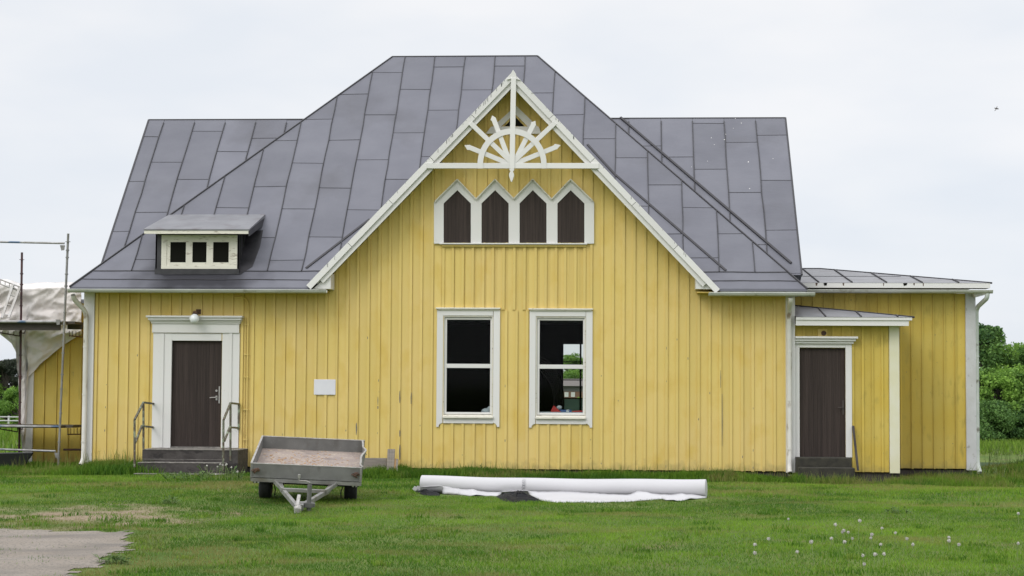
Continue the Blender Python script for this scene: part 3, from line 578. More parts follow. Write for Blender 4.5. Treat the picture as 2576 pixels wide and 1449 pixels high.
# back wing (gable roof, ridge parallel to the front)
wg = MB(); XL, XR = -10.67, 3.45; YW, ZW = 3.80, 3.80+4.03-.33; yw0 = .14; zw0 = yw0+4.03-.33
wg.add([(XL, yw0, zw0), (XR, yw0, zw0), (XR, YW, ZW), (XL, YW, ZW), (XL, 8.2, ZW-(8.2-YW)), (XR, 8.2, ZW-(8.2-YW)), (XL, 1, 3.55), (XR, 1, 3.55)],
       [(0, 1, 2, 3), (3, 2, 5, 4), (0, 3, 4, 6), (1, 7, 5, 2), (6, 4, 5, 7), (0, 6, 7, 1)])
def plw(x, s, o=0): return Vector((x, YE, ZE-.33))+slp*s+nrm*o
swm = (YW-YE)/SQ
xw0 = atp(*zc(1800, 180, 2.683)(1540, 640), PWg, NR).x
sw = sorted([xw0+k*.69 for k in range(-20, 5) if XL+.15 < xw0+k*.69 < XR-.15 and not (-7.0 < xw0+k*.69 < -.5)])
for lst, sg in ((sw, 0),):
    for i, q in enumerate([XL]+sw+[XR]):
        if i == 0: continue
        pv = ([XL]+sw+[XR])[i-1]
        if q-pv > 1.0: continue
        s = 1.55+rn.uniform(-.3, .5)+(.6 if i % 2 else 0); last = .95
        while True:
            e_ = min(s, swm-.02); a_, b_ = pv+.005, q-.005
            wg.slab([plw(a_, last, .002), plw(b_, last, .002), plw(b_, e_, .002), plw(a_, e_, .002)], nrm*rn.uniform(.003, .006), rn.random(), 0)
            if s >= swm-.15: break
            wg.bar(plw(a_, s, .008), plw(b_, s+rn.uniform(-.015, .015), .008), .010, .009, nrm, .5, 1); last = s; s += 1.62+rn.uniform(-.1, .1)
    for q in sw:
        n = 8; p = [(q+rn.uniform(-.012, .012), .95+(swm-.12-.95)*i/n) for i in range(n+1)]
        for a, b in zip(p[:-1], p[1:]): wg.bar(plw(*a, .014), plw(*b, .014), .017, .028, nrm, .5, 1)
for a, b in (((XL, yw0, zw0), (XL, YW, ZW)), ((XR, yw0, zw0), (XR, YW, ZW)), ((XL, YW, ZW), (XR, YW, ZW))): wg.bar(a, b, .035, .035, (0, 0, 1), .5, 1)
a = atp(1561, 297.5, PWg, NR)+nrm*.02; b = atp(1990, 664, PWg, NR)+nrm*.02; wg.bar(a, b, .045, .045, nrm, .5, 1)
for zx, zy in ((1990, 652), (1935, 610), (1916, 700), (1844, 755), (1837, 804), (2055, 1010), (1533, 1055), (1733, 1320), (1733, 1333), (1678, 1002), (1714, 788), (2282, 980), (2066, 1255), (1742, 851)):
    c = atp(*zc(1800, 180, 2.683)(zx, zy), PWg, NR)+nrm*.008; r_ = rn.uniform(.007, .018)
    wg.slab([c+Vector((1, 0, 0))*r_*math.cos(t)*rn.uniform(.7, 1.2)+slp*r_*math.sin(t)*rn.uniform(.7, 1.3) for t in (0, 1.05, 2.1, 3.14, 4.2, 5.25)], nrm*.002, .5, 2)
part(wg, 'roof', [M['roof'], M['seam'], M['white']])

# gable roof, bargeboards, returns, ornament
gb = MB()
ridge0 = Vector((apex[0], GYB+.02, apex[1]+.0))
for side, low in ((-1, gl), (1, gr)):
    d = Vector((low[0]-apex[0], 0, low[1]-apex[1])).normalized(); nn = Vector((-d.z*(-side)*-1, 0, abs(d.x)))
    nn = Vector((side*abs(d.z), 0, abs(d.x)))
    top = Vector((apex[0], 0, apex[1])); lo_ = Vector((low[0], 0, low[1]))
    q = [Vector((top.x, GYB+.0, top.z)), Vector((lo_.x, GYB+.0, lo_.z)), Vector((lo_.x, YE+.15, lo_.z)), Vector((top.x, 3.9, top.z))]
    gb.slab([p-nn*.05 for p in q], nn*.045, .5, 0)
gable_roof = part(gb, 'gable_roof', [M['seam']])
def strip(mb, low, off0, off1, Ya, Yb, a0=0., a1=1., tone=.5, mi=0, botcut=True):
    """board running parallel to the rake, between two perpendicular offsets below the roof edge"""
    A_ = Vector((apex[0], apex[1])); L_ = Vector(low); d = (L_-A_).normalized(); s_ = -1 if low[0] < apex[0] else 1
    n2 = Vector((-s_*abs(d.y), -abs(d.x)))              # inward and down
    ln = (L_-A_).length
    def topx(off):                                       # meet the other side at the apex line
        return A_+Vector((0, -off/abs(d.x)))
    P = [topx(off0)+d*(ln*a0), A_+n2*off0+d*(ln*a1), A_+n2*off1+d*(ln*a1), topx(off1)+d*(ln*a0)]
    mb.prism([(p.x, p.y) for p in P], Ya, Yb, tone, mi)
def drips(mb, low, Ya, n_, a0, a1):
    A_ = Vector((apex[0], apex[1])); L_ = Vector(low); d = (L_-A_); s_ = -1 if low[0] < apex[0] else 1
    rr = random.Random(3+s_)
    for i in range(n_):
        t = a0+(a1-a0)*rr.random(); p = A_+d*t; h_ = .02+.07*rr.random()**2; w_ = rr.uniform(.004, .010)
        mb.box(p.x-w_/2, p.x+w_/2, Ya-.002, Ya+.002, p.y-h_, p.y-.005+0*h_, .5, 1)
for low in (gl, gr):
    g = MB(); A1 = .0
    nseg_ = 5
    for i in range(nseg_):                              # boards butt jointed along the rake
        a0, a1 = i/nseg_+(.0007 if i else 0), (i+1)/nseg_-.0007
        A_ = Vector((apex[0], apex[1])); L_ = Vector(low); d = (L_-A_).normalized(); s_ = -1 if low[0] < apex[0] else 1
        n2 = Vector((-s_*abs(d.y), -abs(d.x))); ln = (L_-A_).length
        P = [A_+d*ln*a0+n2*.0, A_+d*ln*a1, A_+d*ln*a1+n2*.115, A_+d*ln*a0+n2*.115]
        if i == 0: P[3] = A_+Vector((0, -.115/abs(d.x)))
        g.prism([(p.x, p.y) for p in P], GYB-.03, GYB, random.random(), 0)
    drips(g, low, GYB-.03, 12, .03, .9); drips(g, low, GYB-.03, 30 if low is gl else 10, .03, .32)
    part(g, 'bargeboard', [M['white'], M['seam']])
    g = MB(); strip(g, low, .105, .205, GYB+.012, GYB+.045, 0, .955); part(g, 'bargeboard', M['white'])
    g = MB(); strip(g, low, .10, .13, GYB+.046, -.02, 0, .97); part(g, 'soffit', M['white'])
# closed eave returns
for s_, pts in ((-1, ((832, 686), (832, 727), (787, 727))), (1, ((1750, 688), (1750, 727), (1802, 728)))):
    g = MB(); g.prism([xz(p, -.46) for p in pts], -.46, -.001); part(g, 'eave_return', M['white'], bev=.004)
# apex cap
g = MB(); c0 = xz(zG(1183, 130), GYB-.05)
g.prism([xz(zG(*p), GYB-.05) for p in ((1183, 128), (1215, 175), (1222, 232), (1150, 232), (1158, 170))], GYB-.05, GYB-.031)
g.prism([xz(zG(*p), GYB-.06) for p in ((1115, 232), (1183, 214), (1265, 238), (1262, 246), (1185, 226), (1112, 242))], GYB-.062, GYB-.032); part(g, 'ridge_cap', M['white'])
YO = GYB-.03
orn = MB()
def obar(p, q, w_, ya, yb, tipq=0, tipp=0, mb=orn):
    a = Vector(xz(zG(*p), YO)); b = Vector(xz(zG(*q), YO)); d = (b-a).normalized(); n2 = Vector((-d.y, d.x))*w_/2
    P = [a-n2, a+n2]
    if tipq: P += [b-d*tipq+n2, b-d*tipq*.72+n2*1.35, b, b-d*tipq*.72-n2*1.05, b-d*tipq-n2]
    else: P += [b+n2, b-n2]
    mb.prism([(v.x, v.y) for v in P], ya, yb, random.random())
wz = 60/3.293/1.363/127*.97
obar((1189, 225), (1172, 1245), wz, YO-.035, YO+.02)     # king post
orn.prism([xz(zG(*p), YO) for p in ((1143, 1245), (1143, 1262), (1155, 1280), (1140, 1300), (1137, 1325), (1160, 1396), (1172, 1396), (1196, 1325), (1192, 1300), (1182, 1282), (1197, 1262), (1197, 1245))], YO-.035, YO+.018)
part(orn, 'king_post', M['white'], house, bev=.003)
g = MB(); obar((205, 1213), (1143, 1213), wz*1.05, YO-.018, YO+.03, mb=g); obar((1199, 1213), (2150, 1214), wz*1.05, YO-.018, YO+.03, mb=g); part(g, 'collar_beam', M['white'], bev=.003)
g = MB(); cc = (1172, 1195); ro, ri = 390, 327; n = 28
for i in range(n):
    a0, a1 = math.pi*i/n, math.pi*(i+1)/n
    g.prism([xz(zG(cc[0]+r_*math.cos(a_), cc[1]-r_*math.sin(a_)*1.03), YO) for r_, a_ in ((ri, a0), (ro, a0), (ro, a1), (ri, a1))], YO-.030, YO-.019, .5)
for s_ in (-1, 1): g.prism([xz(zG(cc[0]+s_*r_, y), YO) for r_, y in ((ri, 1195), (ro, 1195), (ro, 1245), (ri, 1245))], YO-.030, YO-.019)
part(g, 'arch', M['white'])
for ri_, (p, q, t_) in enumerate((((1172, 1180), (700, 730), 0), ((1175, 1180), (1660, 725), 0), ((1155, 1190), (948, 645), .1), ((1185, 1190), (1435, 705), .1), ((1150, 1195), (632, 982), .13), ((1190, 1195), (1720, 980), .13))):
    g = MB(); obar(p, q, wz*.92, YO-.017+.0023*ri_, YO+.010+.0023*ri_, t_, mb=g); part(g, 'ray', M['white'], bev=.003)
# small triangular vent behind the ornament
g = MB(); Yv = -.045
def tz(*pp): return [xz(zG(*p), Yv) for p in pp]
g.prism(tz((1218, 535), (1490, 800), (1360, 780), (1205, 625)), Yv, -.001); g.prism(tz((1214, 535), (1200, 625), (1040, 775), (935, 790)), Yv, -.001)
g.prism(tz((935, 771), (1470, 771), (1505, 853), (875, 850)), Yv-.012, -.001); g.prism(tz((1085, 765), (1310, 765), (1200, 650)), -.027, -.022, .5, 1); part(g, 'gable_vent', [M['white'], M['dark']])

# four pointed shuttered windows
pk = (545, 1021, 1497, 1975); sh = ((372, 715), (850, 1192), (1330, 1670), (1808, 2148)); Ys = -.05
top = [(250, 377)]
for i, p in enumerate(pk): top += [(p, 100)]+([((782, 340), (1257, 335), (1735, 340))[i]] if i < 3 else [])
g = MB(); g.box(*[(lambda r: (r[0], r[1]))(rect(zH, 250, 400, 2270, 900, Ys))][0], -.026, -.0225, rect(zH, 250, 400, 2270, 900, Ys)[2], rect(zH, 250, 400, 2270, 900, Ys)[3], .5, 0)
g = MB()
edges = [250]+[v for s_ in sh for v in s_]+[2270]
for i in range(5): a, b = edges[2*i], edges[2*i+1]; g.prism([xz(zH(*p), Ys) for p in ((a, 395), (b, 395), (b, 902), (a, 902))], Ys, .0, random.random())
for i in range(4):                                       # pointed heads
    l_ = (250, 395) if i == 0 else ((782, 1257, 1735)[i-1], 395); r_ = ((782, 1257, 1735)[i] if i < 3 else 2270, 395)
    lt = (250, 380) if i == 0 else (l_[0], 338); rt_ = (r_[0], 338) if i < 3 else (2270, 375); s0, s1 = sh[i]; p = pk[i]
    g.prism([xz(zH(*q), Ys) for q in (l_, (s0, 395), (p, 228), (p, 100), lt)], Ys, .0, random.random()); g.prism([xz(zH(*q), Ys) for q in ((s1, 395), r_, rt_, (p, 100), (p, 228))], Ys, .0, random.random())
ww = part(g, 'pointed_window_surround', M['white'])
for i in range(4):
    s0, s1 = sh[i]; q = MB(); p = pk[i]; n = 7
    def tp(x): return 395-(395-228)*(1-abs(x-p)/((s1-s0)/2))
    for k in range(n):
        a = s0+(s1-s0)*k/n; b = s0+(s1-s0)*(k+1)/n; P = [(a, 888), (b, 888), (b, tp(b))]+([(p, tp(p))] if a < p < b else [])+[(a, tp(a))]
        q.prism([xz(zH(*v), -.03) for v in P], -.036+random.uniform(-.002, .002), -.0225, random.random())
    o = part(q, 'shutter', M['brown'], ww)
g = MB()
pts = [(262, 370)]+[v for i in range(4) for v in ([(pk[i], 90)]+([((782, 340), (1257, 335), (1735, 340))[i]] if i < 3 else []))]+[(2255, 362)]
for a, b in zip(pts[:-1], pts[1:]):
    A_, B_ = at(*zH(*a), Ys-.015), at(*zH(*b), Ys-.015); g.bar(A_, B_, .07, .016, (0, 0, 1))
    g.bar(A_-Vector((0, 0, .022)), B_-Vector((0, 0, .022)), .045, .012, (0, 0, 1))
part(g, 'drip_moulding', M['cream'], ww)
r_ = rect(zH, 322, 897, 2185, 914, Ys); g = MB(); g.box(r_[0], r_[1], -.10, .0, r_[2], r_[3]); part(g, 'window_sill', M['white'], ww, bev=.004)
r_ = rect(zH, 350, 916, 2170, 940, Ys); g = MB(); g.box(r_[0], r_[1], -.06, -.0, r_[2], r_[3]-.004, .3); part(g, 'yellow_moulding', M['yellow'], ww)

# two tall windows
def tallwin(ox, oy, full):
    f = lambda x, y: zW(x+ox, y+oy); b = lambda x0, y0, x1, y1: rect(f, x0, y0, x1, y1, -.04)
    g = MB()
    for x0, x1, s_ in ((172, 237, 1), (757, 825, -1)):   # side boards with a rounded foot
        r = b(x0, 130, x1, 1340); xi, xo = (r[1], r[0]) if s_ == 1 else (r[0], r[1]); w_ = abs(xi-xo); n = 7
        P = [(xo, r[3]), (xi, r[3]), (xi, r[2]+w_*.75)]+[(xi-(s_)*w_*.75*(1-math.cos(t)) , r[2]+w_*.75*(1-math.sin(t))) for t in [math.pi/2*k/n for k in range(1, n+1)]]+[(xo, r[2])]
        P = [(xo, r[3]), (xi, r[3]), (xi, r[2]+w_*.6)]+[(xi+(xo-xi)*.62*math.sin(t), r[2]+w_*.6*math.cos(t)) for t in [math.pi/2*k/n for k in range(1, n+1)]]+[(xo, r[2])]
        g.prism(P, -.04, 0, random.random())
    r = b(237, 130, 757, 188); g.box(r[0]+.001, r[1]-.001, -.038, 0, r[2], r[3]); r = b(240, 1250, 757, 1303); g.box(r[0]+.001, r[1]-.001, -.038, 0, r[2], r[3])
    W_ = part(g, 'window', M['white'], bev=.003)
    g = MB(); r = b(165, 105, 832, 128); g.box(r[0], r[1], -.085, 0, r[3]-.03, r[3]); g.box(r[0]+.03, r[1]-.03, -.06, -.0, r[2]-.012, r[3]-.031); part(g, 'cornice', M['cream'], W_, bev=.004)
    g = MB(); r = b(237, 1215, 757, 1250); g.hexa([(r[0], -.09, r[2]), (r[1], -.09, r[2]), (r[1], .05, r[2]), (r[0], .05, r[2]), (r[0], -.09, r[3]-.03), (r[1], -.09, r[3]-.03), (r[1], .05, r[3]+.01), (r[0], .05, r[3]+.01)]); part(g, 'window_sill', M['cream'], W_, bev=.004)
    o = rect(f, 240, 192, 755, 1240, 0); g = MB()                     # reveal lining and casing
    g.box(o[0], o[0]+.02, -.02, .10, o[2], o[3]); g.box(o[1]-.02, o[1], -.02, .10, o[2], o[3]); g.box(o[0]+.02, o[1]-.02, -.02, .10, o[3]-.02, o[3]); g.box(o[0]+.02, o[1]-.02, -.01, .10, o[2], o[2]+.045)
    Yp = .055
    def s(x0, y0, x1, y1): return rect(f, x0, y0, x1, y1, .02)
    a = s(252, 205, 278, 1210); g2 = MB()
    ot = s(252, 207, 750, 1208); p1 = s(278, 230, 728, 687); p2 = s(278, 730, 728, 1187)
    g2.box(ot[0], p1[0], .015, .065, ot[2], ot[3]); g2.box(p1[1], ot[1], .015, .065, ot[2], ot[3]); g2.box(p1[0], p1[1], .018, .065, p1[3], ot[3]); g2.box(p1[0], p1[1], .012, .065, p2[3], p1[2]); g2.box(p1[0], p1[1], .018, .065, ot[2], p2[2])
    part(g, 'window_frame', M['cream'], W_); part(g2, 'sash', M['white'], W_, bev=.004)
    for p in (p1, p2): q = MB(); q.box(p[0]-.004, p[1]+.004, .045, .049, p[2]-.004, p[3]+.004); part(q, 'pane', M['glass'], W_)
tallwin(0, 0, 0); tallwin(959.5, 8, 1)
# back window
x0, x1, z0, z1 = bw_
g = MB(); g.box(x0-.07, x0, YB-.04, YB+.1, z0, z1); g.box(x0, x1, YB-.01, YB+.06, z1-.03, z1)
mzs = [rect(zN, 615, y, 990, y+8, YB)[2] for y in (510, 800, 1095)]
xm = at(*zN(889, 900), YB).x
for z in mzs: g.box(x0, x1, YB+.02, YB+.05, z-.012, z+.012)
for x in (xm, ): g.box(x-.022, x+.022, YB+.015, YB+.055, z0, z1)
bwn = part(g, 'window', M['dark'])
q = MB(); q.box(x0, x1, YB+.03, YB+.034, z0, mzs[2]-.013); part(q, 'pane', M['frost'], bwn)

# main door with surround, cornice and lamp
def rb_(f, x0, y0, x1, y1, Y): r = rect(f, x0, y0, x1, y1, Y); return r
g = MB(); YD = -.045
for x0, x1 in ((206, 349), (735, 868)): r = rect(zD, x0, 250, x1, 1128, YD); g.box(r[0], r[1], YD, 0, r[2], r[3]-.001, .6)
r = rect(zD, 350, 252, 734, 308, YD); g.box(r[0], r[1], YD+.004, 0, r[2], r[3])
for x0, x1 in ((270, 291), (790, 812)): r = rect(zD, x0, 252, x1, 1125, YD); g.box(r[0], r[1], YD-.022, YD-.0005, r[2], r[3])
r = rect(zD, 207, 178, 871, 248, YD); g.box(r[0], r[1], YD-.028, 0, r[2], r[3])
ds = part(g, 'door_surround', M['white'], bev=.003)
g = MB()
for i, (x0, x1, y0, y1, d) in enumerate(((165, 900, 118, 132, .20), (178, 892, 134, 150, .165), (188, 884, 152, 162, .13), (196, 878, 163, 177, .10))):
    r = rect(zD, x0, y0, x1, y1, -.1); g.box(r[0], r[1], -d, 0, r[2]-.002, r[3]+.001)
part(g, 'cornice', M['white'], ds, bev=.005)
g = MB(); r = DO; n = 12
for k in range(n): a = r[0]+(r[1]-r[0])*k/n; g.box(a+.001, r[0]+(r[1]-r[0])*(k+1)/n-.001, .035+random.uniform(-.001, .001), .075, r[2]+.01, r[3]-.012, random.random())
dr = part(g, 'door', M['brown'])
g = MB(); c = at(*zD(697, 690), .03); g.tube([(c.x, .035, c.z), (c.x, .018, c.z)], .022, 12)
c = at(*zD(697, 740), .03); g.box(c.x-.018, c.x+.018, .025, .036, c.z-.06, c.z+.03); g.tube([(c.x, .03, c.z), (c.x, -.01, c.z), (c.x-.13, -.012, c.z-.012)], .009, 8)
c = at(*zD(718, 722), .03); g.box(c.x-.012, c.x+.012, .022, .036, c.z-.17, c.z+.17); part(g, 'door_handle', M['alu'], dr)
g = MB(); r = DO; g.box(r[0], r[1], -.03, .09, r[2]-.035, r[2]+.009); part(g, 'threshold', M['steplip'])
c = at(*zD(528, 140), -.28); g = MB(); g.ball(c, .098, 24, 16); g.tube([(c.x+.01, c.y, c.z+.09), (c.x+.015, c.y+.03, c.z+.125)], .055, 14, mi=1); g.tube([(c.x+.015, c.y+.03, c.z+.12), (c.x+.02, c.y+.12, c.z+.16), (c.x+.02, 0, c.z+.15)], .016, 8, mi=1); g.box(c.x-.03, c.x+.07, -.03, 0, c.z+.10, c.z+.2, .5, 1)
part(g, 'wall_lamp', [M['lamp'], M['rust']], smooth=2)
# conduit painted yellow right of the door
g = MB(); xc = at(*zD(932, 600), -.03).x
g.tube([(xc-.28, -.035, 3.36), (xc-.12, -.035, 3.36), (xc-.05, -.035, 3.33), (xc, -.035, 3.24), (xc, -.035, .0)], .016, 8); g.tube([(xc-.05, -.03, 2.95), (xc-.05, -.03, .02)], .010, 6)
for z in (2.8, 2.2, 1.75, 1.1, .5): g.box(xc-.075, xc+.025, -.055, 0, z, z+.02)
part(g, 'conduit', M['yellow'])

# dormer on the left slope
bL = atp(*zM(430, 975), PM, NR); YDm = bL.y+.0
def dz(x, y): return xz(zM(x, y), YDm)
x0, z_ = dz(430, 700); x1 = dz(1505, 700)[0]; zt = dz(900, 462)[1]; zb_ = dz(900, 960)[1]
ydb = zt+.15-4.03                                       # where the cheeks run into the roof
g = MB(); g.box(x0, x1, YDm+.01, YDm+.12, zb_-.1, zt+.05)
for xx in (x0, x1-.03): g.prism_ = None; g.add([(xx, YDm+.01, zb_-.1), (xx, ydb+.1, zt+.05), (xx, YDm+.01, zt+.05), (xx+.03, YDm+.01, zb_-.1), (xx+.03, ydb+.1, zt+.05), (xx+.03, YDm+.01, zt+.05)], [(0, 2, 1), (3, 4, 5), (0, 1, 4, 3), (1, 2, 5, 4), (2, 0, 3, 5)])
for t in (.3, .6): yy = YDm+(ydb-YDm)*t; g.bar((x1+.006, yy, yy+4.03), (x1+.006, yy-.06, zt), .012, .02, (1, 0, 0))
dm = part(g, 'dormer', M['tar'])
rr_ = rect(zM, 510, 480, 1500, 922, YDm-.02); g = MB(); po = rect(zM, 575, 540, 1420, 880, YDm-.02)
g.box(rr_[0], po[0], YDm-.03, YDm, rr_[2], rr_[3]); g.box(po[1], rr_[1], YDm-.03, YDm, rr_[2], rr_[3]); g.box(po[0], po[1], YDm-.03, YDm, po[3], rr_[3]); g.box(po[0], po[1], YDm-.03, YDm, rr_[2], po[2])
P3 = [rect(zM, a, 572, b, 838, YDm-.01) for a, b in ((625, 830), (915, 1100), (1185, 1390))]
xs = [po[0]]+[v for p in P3 for v in p[:2]]+[po[1]]
for i in range(4): g.box(xs[2*i], xs[2*i+1], YDm-.02+(.004 if i in (0, 3) else 0), YDm+.005, po[2], po[3], random.random())
for p in P3: g.box(p[0], p[1], YDm-.018, YDm+.005, po[2], p[2]); g.box(p[0], p[1], YDm-.018, YDm+.005, p[3], po[3])
part(g, 'window_frame', M['cream'], dm)
for p in P3: q = MB(); q.box(p[0], p[1], YDm+.002, YDm+.006, p[2], p[3]); part(q, 'pane', M['dark'], dm)
Yf_ = YDm-.30; fA = at(*zM(275, 400), Yf_); fB = at(*zM(1645, 378), Yf_)
bk = at(*zM(1880, 215), 0); zt2 = fA.z; 
tb = atp(*zM(1300, 215), PM, NR)                         # top of the dormer roof on the main slope
g = MB(); z0_, z1_ = fA.z, tb.z+.01; g.add([(fA.x, Yf_, z0_), (fB.x+.02, Yf_, z0_), (fB.x+.02, tb.y, z1_), (fA.x+.12, tb.y, z1_), (fA.x, Yf_, z0_-.03), (fB.x+.02, Yf_, z0_-.03), (fB.x+.02, tb.y, z1_-.06), (fA.x+.12, tb.y, z1_-.06)], [(0, 1, 2, 3), (4, 7, 6, 5), (0, 4, 5, 1), (1, 5, 6, 2), (3, 2, 6, 7), (0, 3, 7, 4)])
g.bar((fA.x+.05, Yf_+.12, z0_+.02), (fB.x-.05, Yf_+.12, z0_+.02), .012, .01, (0, 0, 1), .5, 1); part(g, 'dormer_roof', [M['rooflo'], M['seam']], dm)
g = MB(); g.box(fA.x+.01, fB.x, Yf_+.01, Yf_+.04, at(*zM(900, 463), Yf_).z, z0_-.031); part(g, 'fascia', M['cream'], dm)
g = MB(); g.add([(fB.x+.001, Yf_+.02, z0_-.14), (fB.x+.001, tb.y, z1_-.07), (fB.x+.001, tb.y, z1_-.2), (fB.x+.02, Yf_+.02, z0_-.14), (fB.x+.02, tb.y, z1_-.07), (fB.x+.02, tb.y, z1_-.2), (fB.x+.001, Yf_+.02, z0_-.035), (fB.x+.02, Yf_+.02, z0_-.035)], [(0, 2, 1, 6), (3, 7, 4, 5), (0, 3, 5, 2), (6, 1, 4, 7), (0, 6, 7, 3)]); part(g, 'soffit', M['tar'], dm)
g = MB(); g.box(x0-.0, x1+.04, YDm-.035, YDm+.009, zb_-.05, rr_[2]-.002); part(g, 'flashing', M['tar'], dm)

# gutters, fascias and downpipes
def gutter(xa, xb, y, z, r_=.062, name='gutter'):
    g = MB(); n = 8; b = len(g.v)
    for x in (xa, xb):
        for rr in (r_, r_-.006):
            for k in range(n+1): t = math.pi*k/n; g.v.append((x, y-rr*math.cos(t), z-rr*math.sin(t)))
    m_ = n+1
    for k in range(n):
        g.f += [(b+k, b+k+1, b+2*m_+k+1, b+2*m_+k), (b+m_+k, b+3*m_+k, b+3*m_+k+1, b+m_+k+1), (b+k, b+m_+k, b+m_+k+1, b+k+1), (b+2*m_+k, b+2*m_+k+1, b+3*m_+k+1, b+3*m_+k)]; g.t += [.5]*4; g.m += [0]*4
    g.tube([(xa, y-r_, z), (xb, y-r_, z)], .009, 6, tone=1)
    x = xa+.4
    while x < xb: g.tube([(x, y-math.cos(t)*(r_+.004), z-math.sin(t)*(r_+.004)) for t in [math.pi*k/6 for k in range(7)]], .006, 5, tone=.1); x += 1.28
    return part(g, name, M['gut'], smooth=2)
gz0 = at(500, 729, YE-.05).z; gz1 = at(1900, 737, YE-.05).z
gutter(at(172, 730, YE-.05).x, at(822, 730, YE-.05).x, YE-.05, gz0); gutter(at(1783, 737, YE-.05).x, at(2050, 737, YE-.05).x, YE-.05, gz1)
g = MB(); g.box(EL+.02, at(775, 730, -.4).x, YE+.03, YE+.055, ZE-.10, ZE-.051); part(g, 'fascia', M['seam'])
g = MB(); g.box(at(1812, 730, -.4).x, ER-.02, YE+.02, YE+.05, ZE-.13, ZE-.051); part(g, 'fascia', M['gut'])
for a_, b_ in ((EL+.03, at(830, 730, 0).x), (at(1752, 730, 0).x, ER-.03)): g = MB(); g.box(a_, b_, YE+.056, .0, ZE-.075, ZE-.06); part(g, 'soffit', M['yellow'])
def dpipe(pts, r_=.045, mt='pipe', name='downpipe'):
    g = MB(); P = []
    pts = [Vector(p) for p in pts]
    for i, p in enumerate(pts):
        if 0 < i < len(pts)-1:
            a = (pts[i-1]-p); b = (pts[i+1]-p); da = min(.09, a.length*.45); P += [p+a.normalized()*da, p+a.normalized()*da*.35+b.normalized()*da*.35, p+b.normalized()*da]
        else: P.append(p)
    g.tube(P, r_, 14, cap=False); q = MB()
    lo = min(p.z for p in pts); hi = max(p.z for p in pts[:-1])
    x, y = pts[-2].x, pts[-2].y
    z = lo+.45
    while z < hi-.9: g.tube([(x, y, z), (x, y, z+.03)], r_+.006, 14, tone=.2); g.bar((x, y+r_, z+.015), (x, y+.13, z+.015), .02, .015); z += .95
    return g, P
lx = at(213, 1000, -.12).x
g, _ = dpipe([at(184, 742, -.5), at(186, 752, -.45)+Vector((0, 0, 0)), (lx, -.12, at(215, 785, -.12).z), (lx, -.12, .06), (lx-.03, -.24, -.02)], .048); part(g, 'downpipe', M['pipe'], smooth=2)
rx = at(1985.5, 1000, -.13).x
g, _ = dpipe([(rx, -.5, 3.36), (rx, -.48, 3.30), (rx, -.13, 3.12), (rx, -.13, .05), (rx, -.30, -.05)], .052); g.tube([(rx, -.302, -.05), (rx, -.303, -.052)], .046, 14, mi=1); part(g, 'downpipe', [M['pipe'], M['dark']], smooth=2)

# ---- right extension
YX = 1.75
xr0, xr1 = 3.2, at(2451, 950, YX).x; zbx = at(2350, 1178.5, YX).z; ztx = at(2300, 738, YX).z
g = MB(); boards(g, xr0, xr1-.17, zbx, lambda x: ztx, YX, sp=.222, xr=at(*zP(1455, 700), YX).x, bw=.035, th=.026, seed=12)
for k in range(22): y = YX+.2*k; g.box(xr1-.03, xr1-.0, y+.03, y+.23, zbx, ztx, random.random())
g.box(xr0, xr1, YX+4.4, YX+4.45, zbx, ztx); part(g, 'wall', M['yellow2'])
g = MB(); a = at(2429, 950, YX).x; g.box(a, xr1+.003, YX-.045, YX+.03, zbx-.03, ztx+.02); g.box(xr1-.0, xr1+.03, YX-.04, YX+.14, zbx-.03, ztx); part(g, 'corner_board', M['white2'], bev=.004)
g = MB(); g.box(xr0, xr1-.05, YX+.05, YX+4.3, -1.2, zbx-.03); part(g, 'foundation', M['found'])
# low hipped roof of the extension
ye = YX-.42; eR = at(2495, 712, ye); zef = eR.z; pkx = at(2062, 676, ye+3.6)
g = MB(); P0 = Vector((3.3, ye, zef)); P1 = Vector((eR.x, ye, zef)); P2 = Vector((pkx.x, ye+3.6, pkx.z)); P3_ = Vector((3.3, ye+3.6, pkx.z)); P4 = Vector((eR.x, ye+7.2, zef))
g.add([P0, P1, P2, P3_, P4, Vector((3.3, ye+7.2, zef))], [(0, 1, 2, 3), (1, 4, 2), (3, 2, 4, 5), (0, 5, 4, 1)])
nx_ = (P1-P0).cross(P3_-P0).normalized(); sv = (P3_-P0)
for k, zx in enumerate((497, 820, 1155, 1500, 1855)):
    q = at(*zE(zx+90, 262), ye).x; t = min(1, (P1.x-q)/(P1.x-P2.x)); g.bar(Vector((q, ye, zef))+nx_*.012, Vector((q, ye, zef))+sv*t*.98+nx_*.012, .02, .028, nx_, .5, 1)
g.bar(P0+sv*.42+nx_*.004, Vector((P1.x-1.6, ye, zef))+sv*.42+nx_*.004, .012, .008, nx_, .5, 1)
g.bar(P1, P2, .03, .035, nx_, .5, 1); g.bar(P2, P3_, .03, .035, nx_, .5, 1); part(g, 'roof', [M['rooflo'], M['seam']])
g = MB(); z2 = at(2200, 724, ye).z; g.box(3.4, P1.x-.03, ye+.005, ye+.03, z2, zef-.003)
for zx, w_ in ((565, 20), (650, 36), (825, 16), (1215, 10), (1425, 42), (1510, 14), (1600, 10)):
    q = at(*zE(zx, 285), ye).x; ww_ = w_/2.83/1.363/124; g.prism([(q-ww_*.5, zef-.006), (q+ww_*.5, zef-.006), (q+ww_*.35, zef-.006-.06*random.uniform(.6, 1)), (q-ww_*.3, zef-.006-.06*random.uniform(.6, 1.1))], ye+.002, ye+.0045, .5, 2 if zx in (650, 1425) else 1)
part(g, 'fascia', [M['white'], M['rust'], M['dark']])
g = MB(); g.box(3.4, P1.x-.04, ye+.035, YX, z2-.0, z2+.02); part(g, 'soffit', M['seam'])
gzx = at(2250, 730, ye-.03).z; gutter(at(2030, 730, ye-.03).x, at(2497, 727, ye-.03).x, ye-.03, gzx)
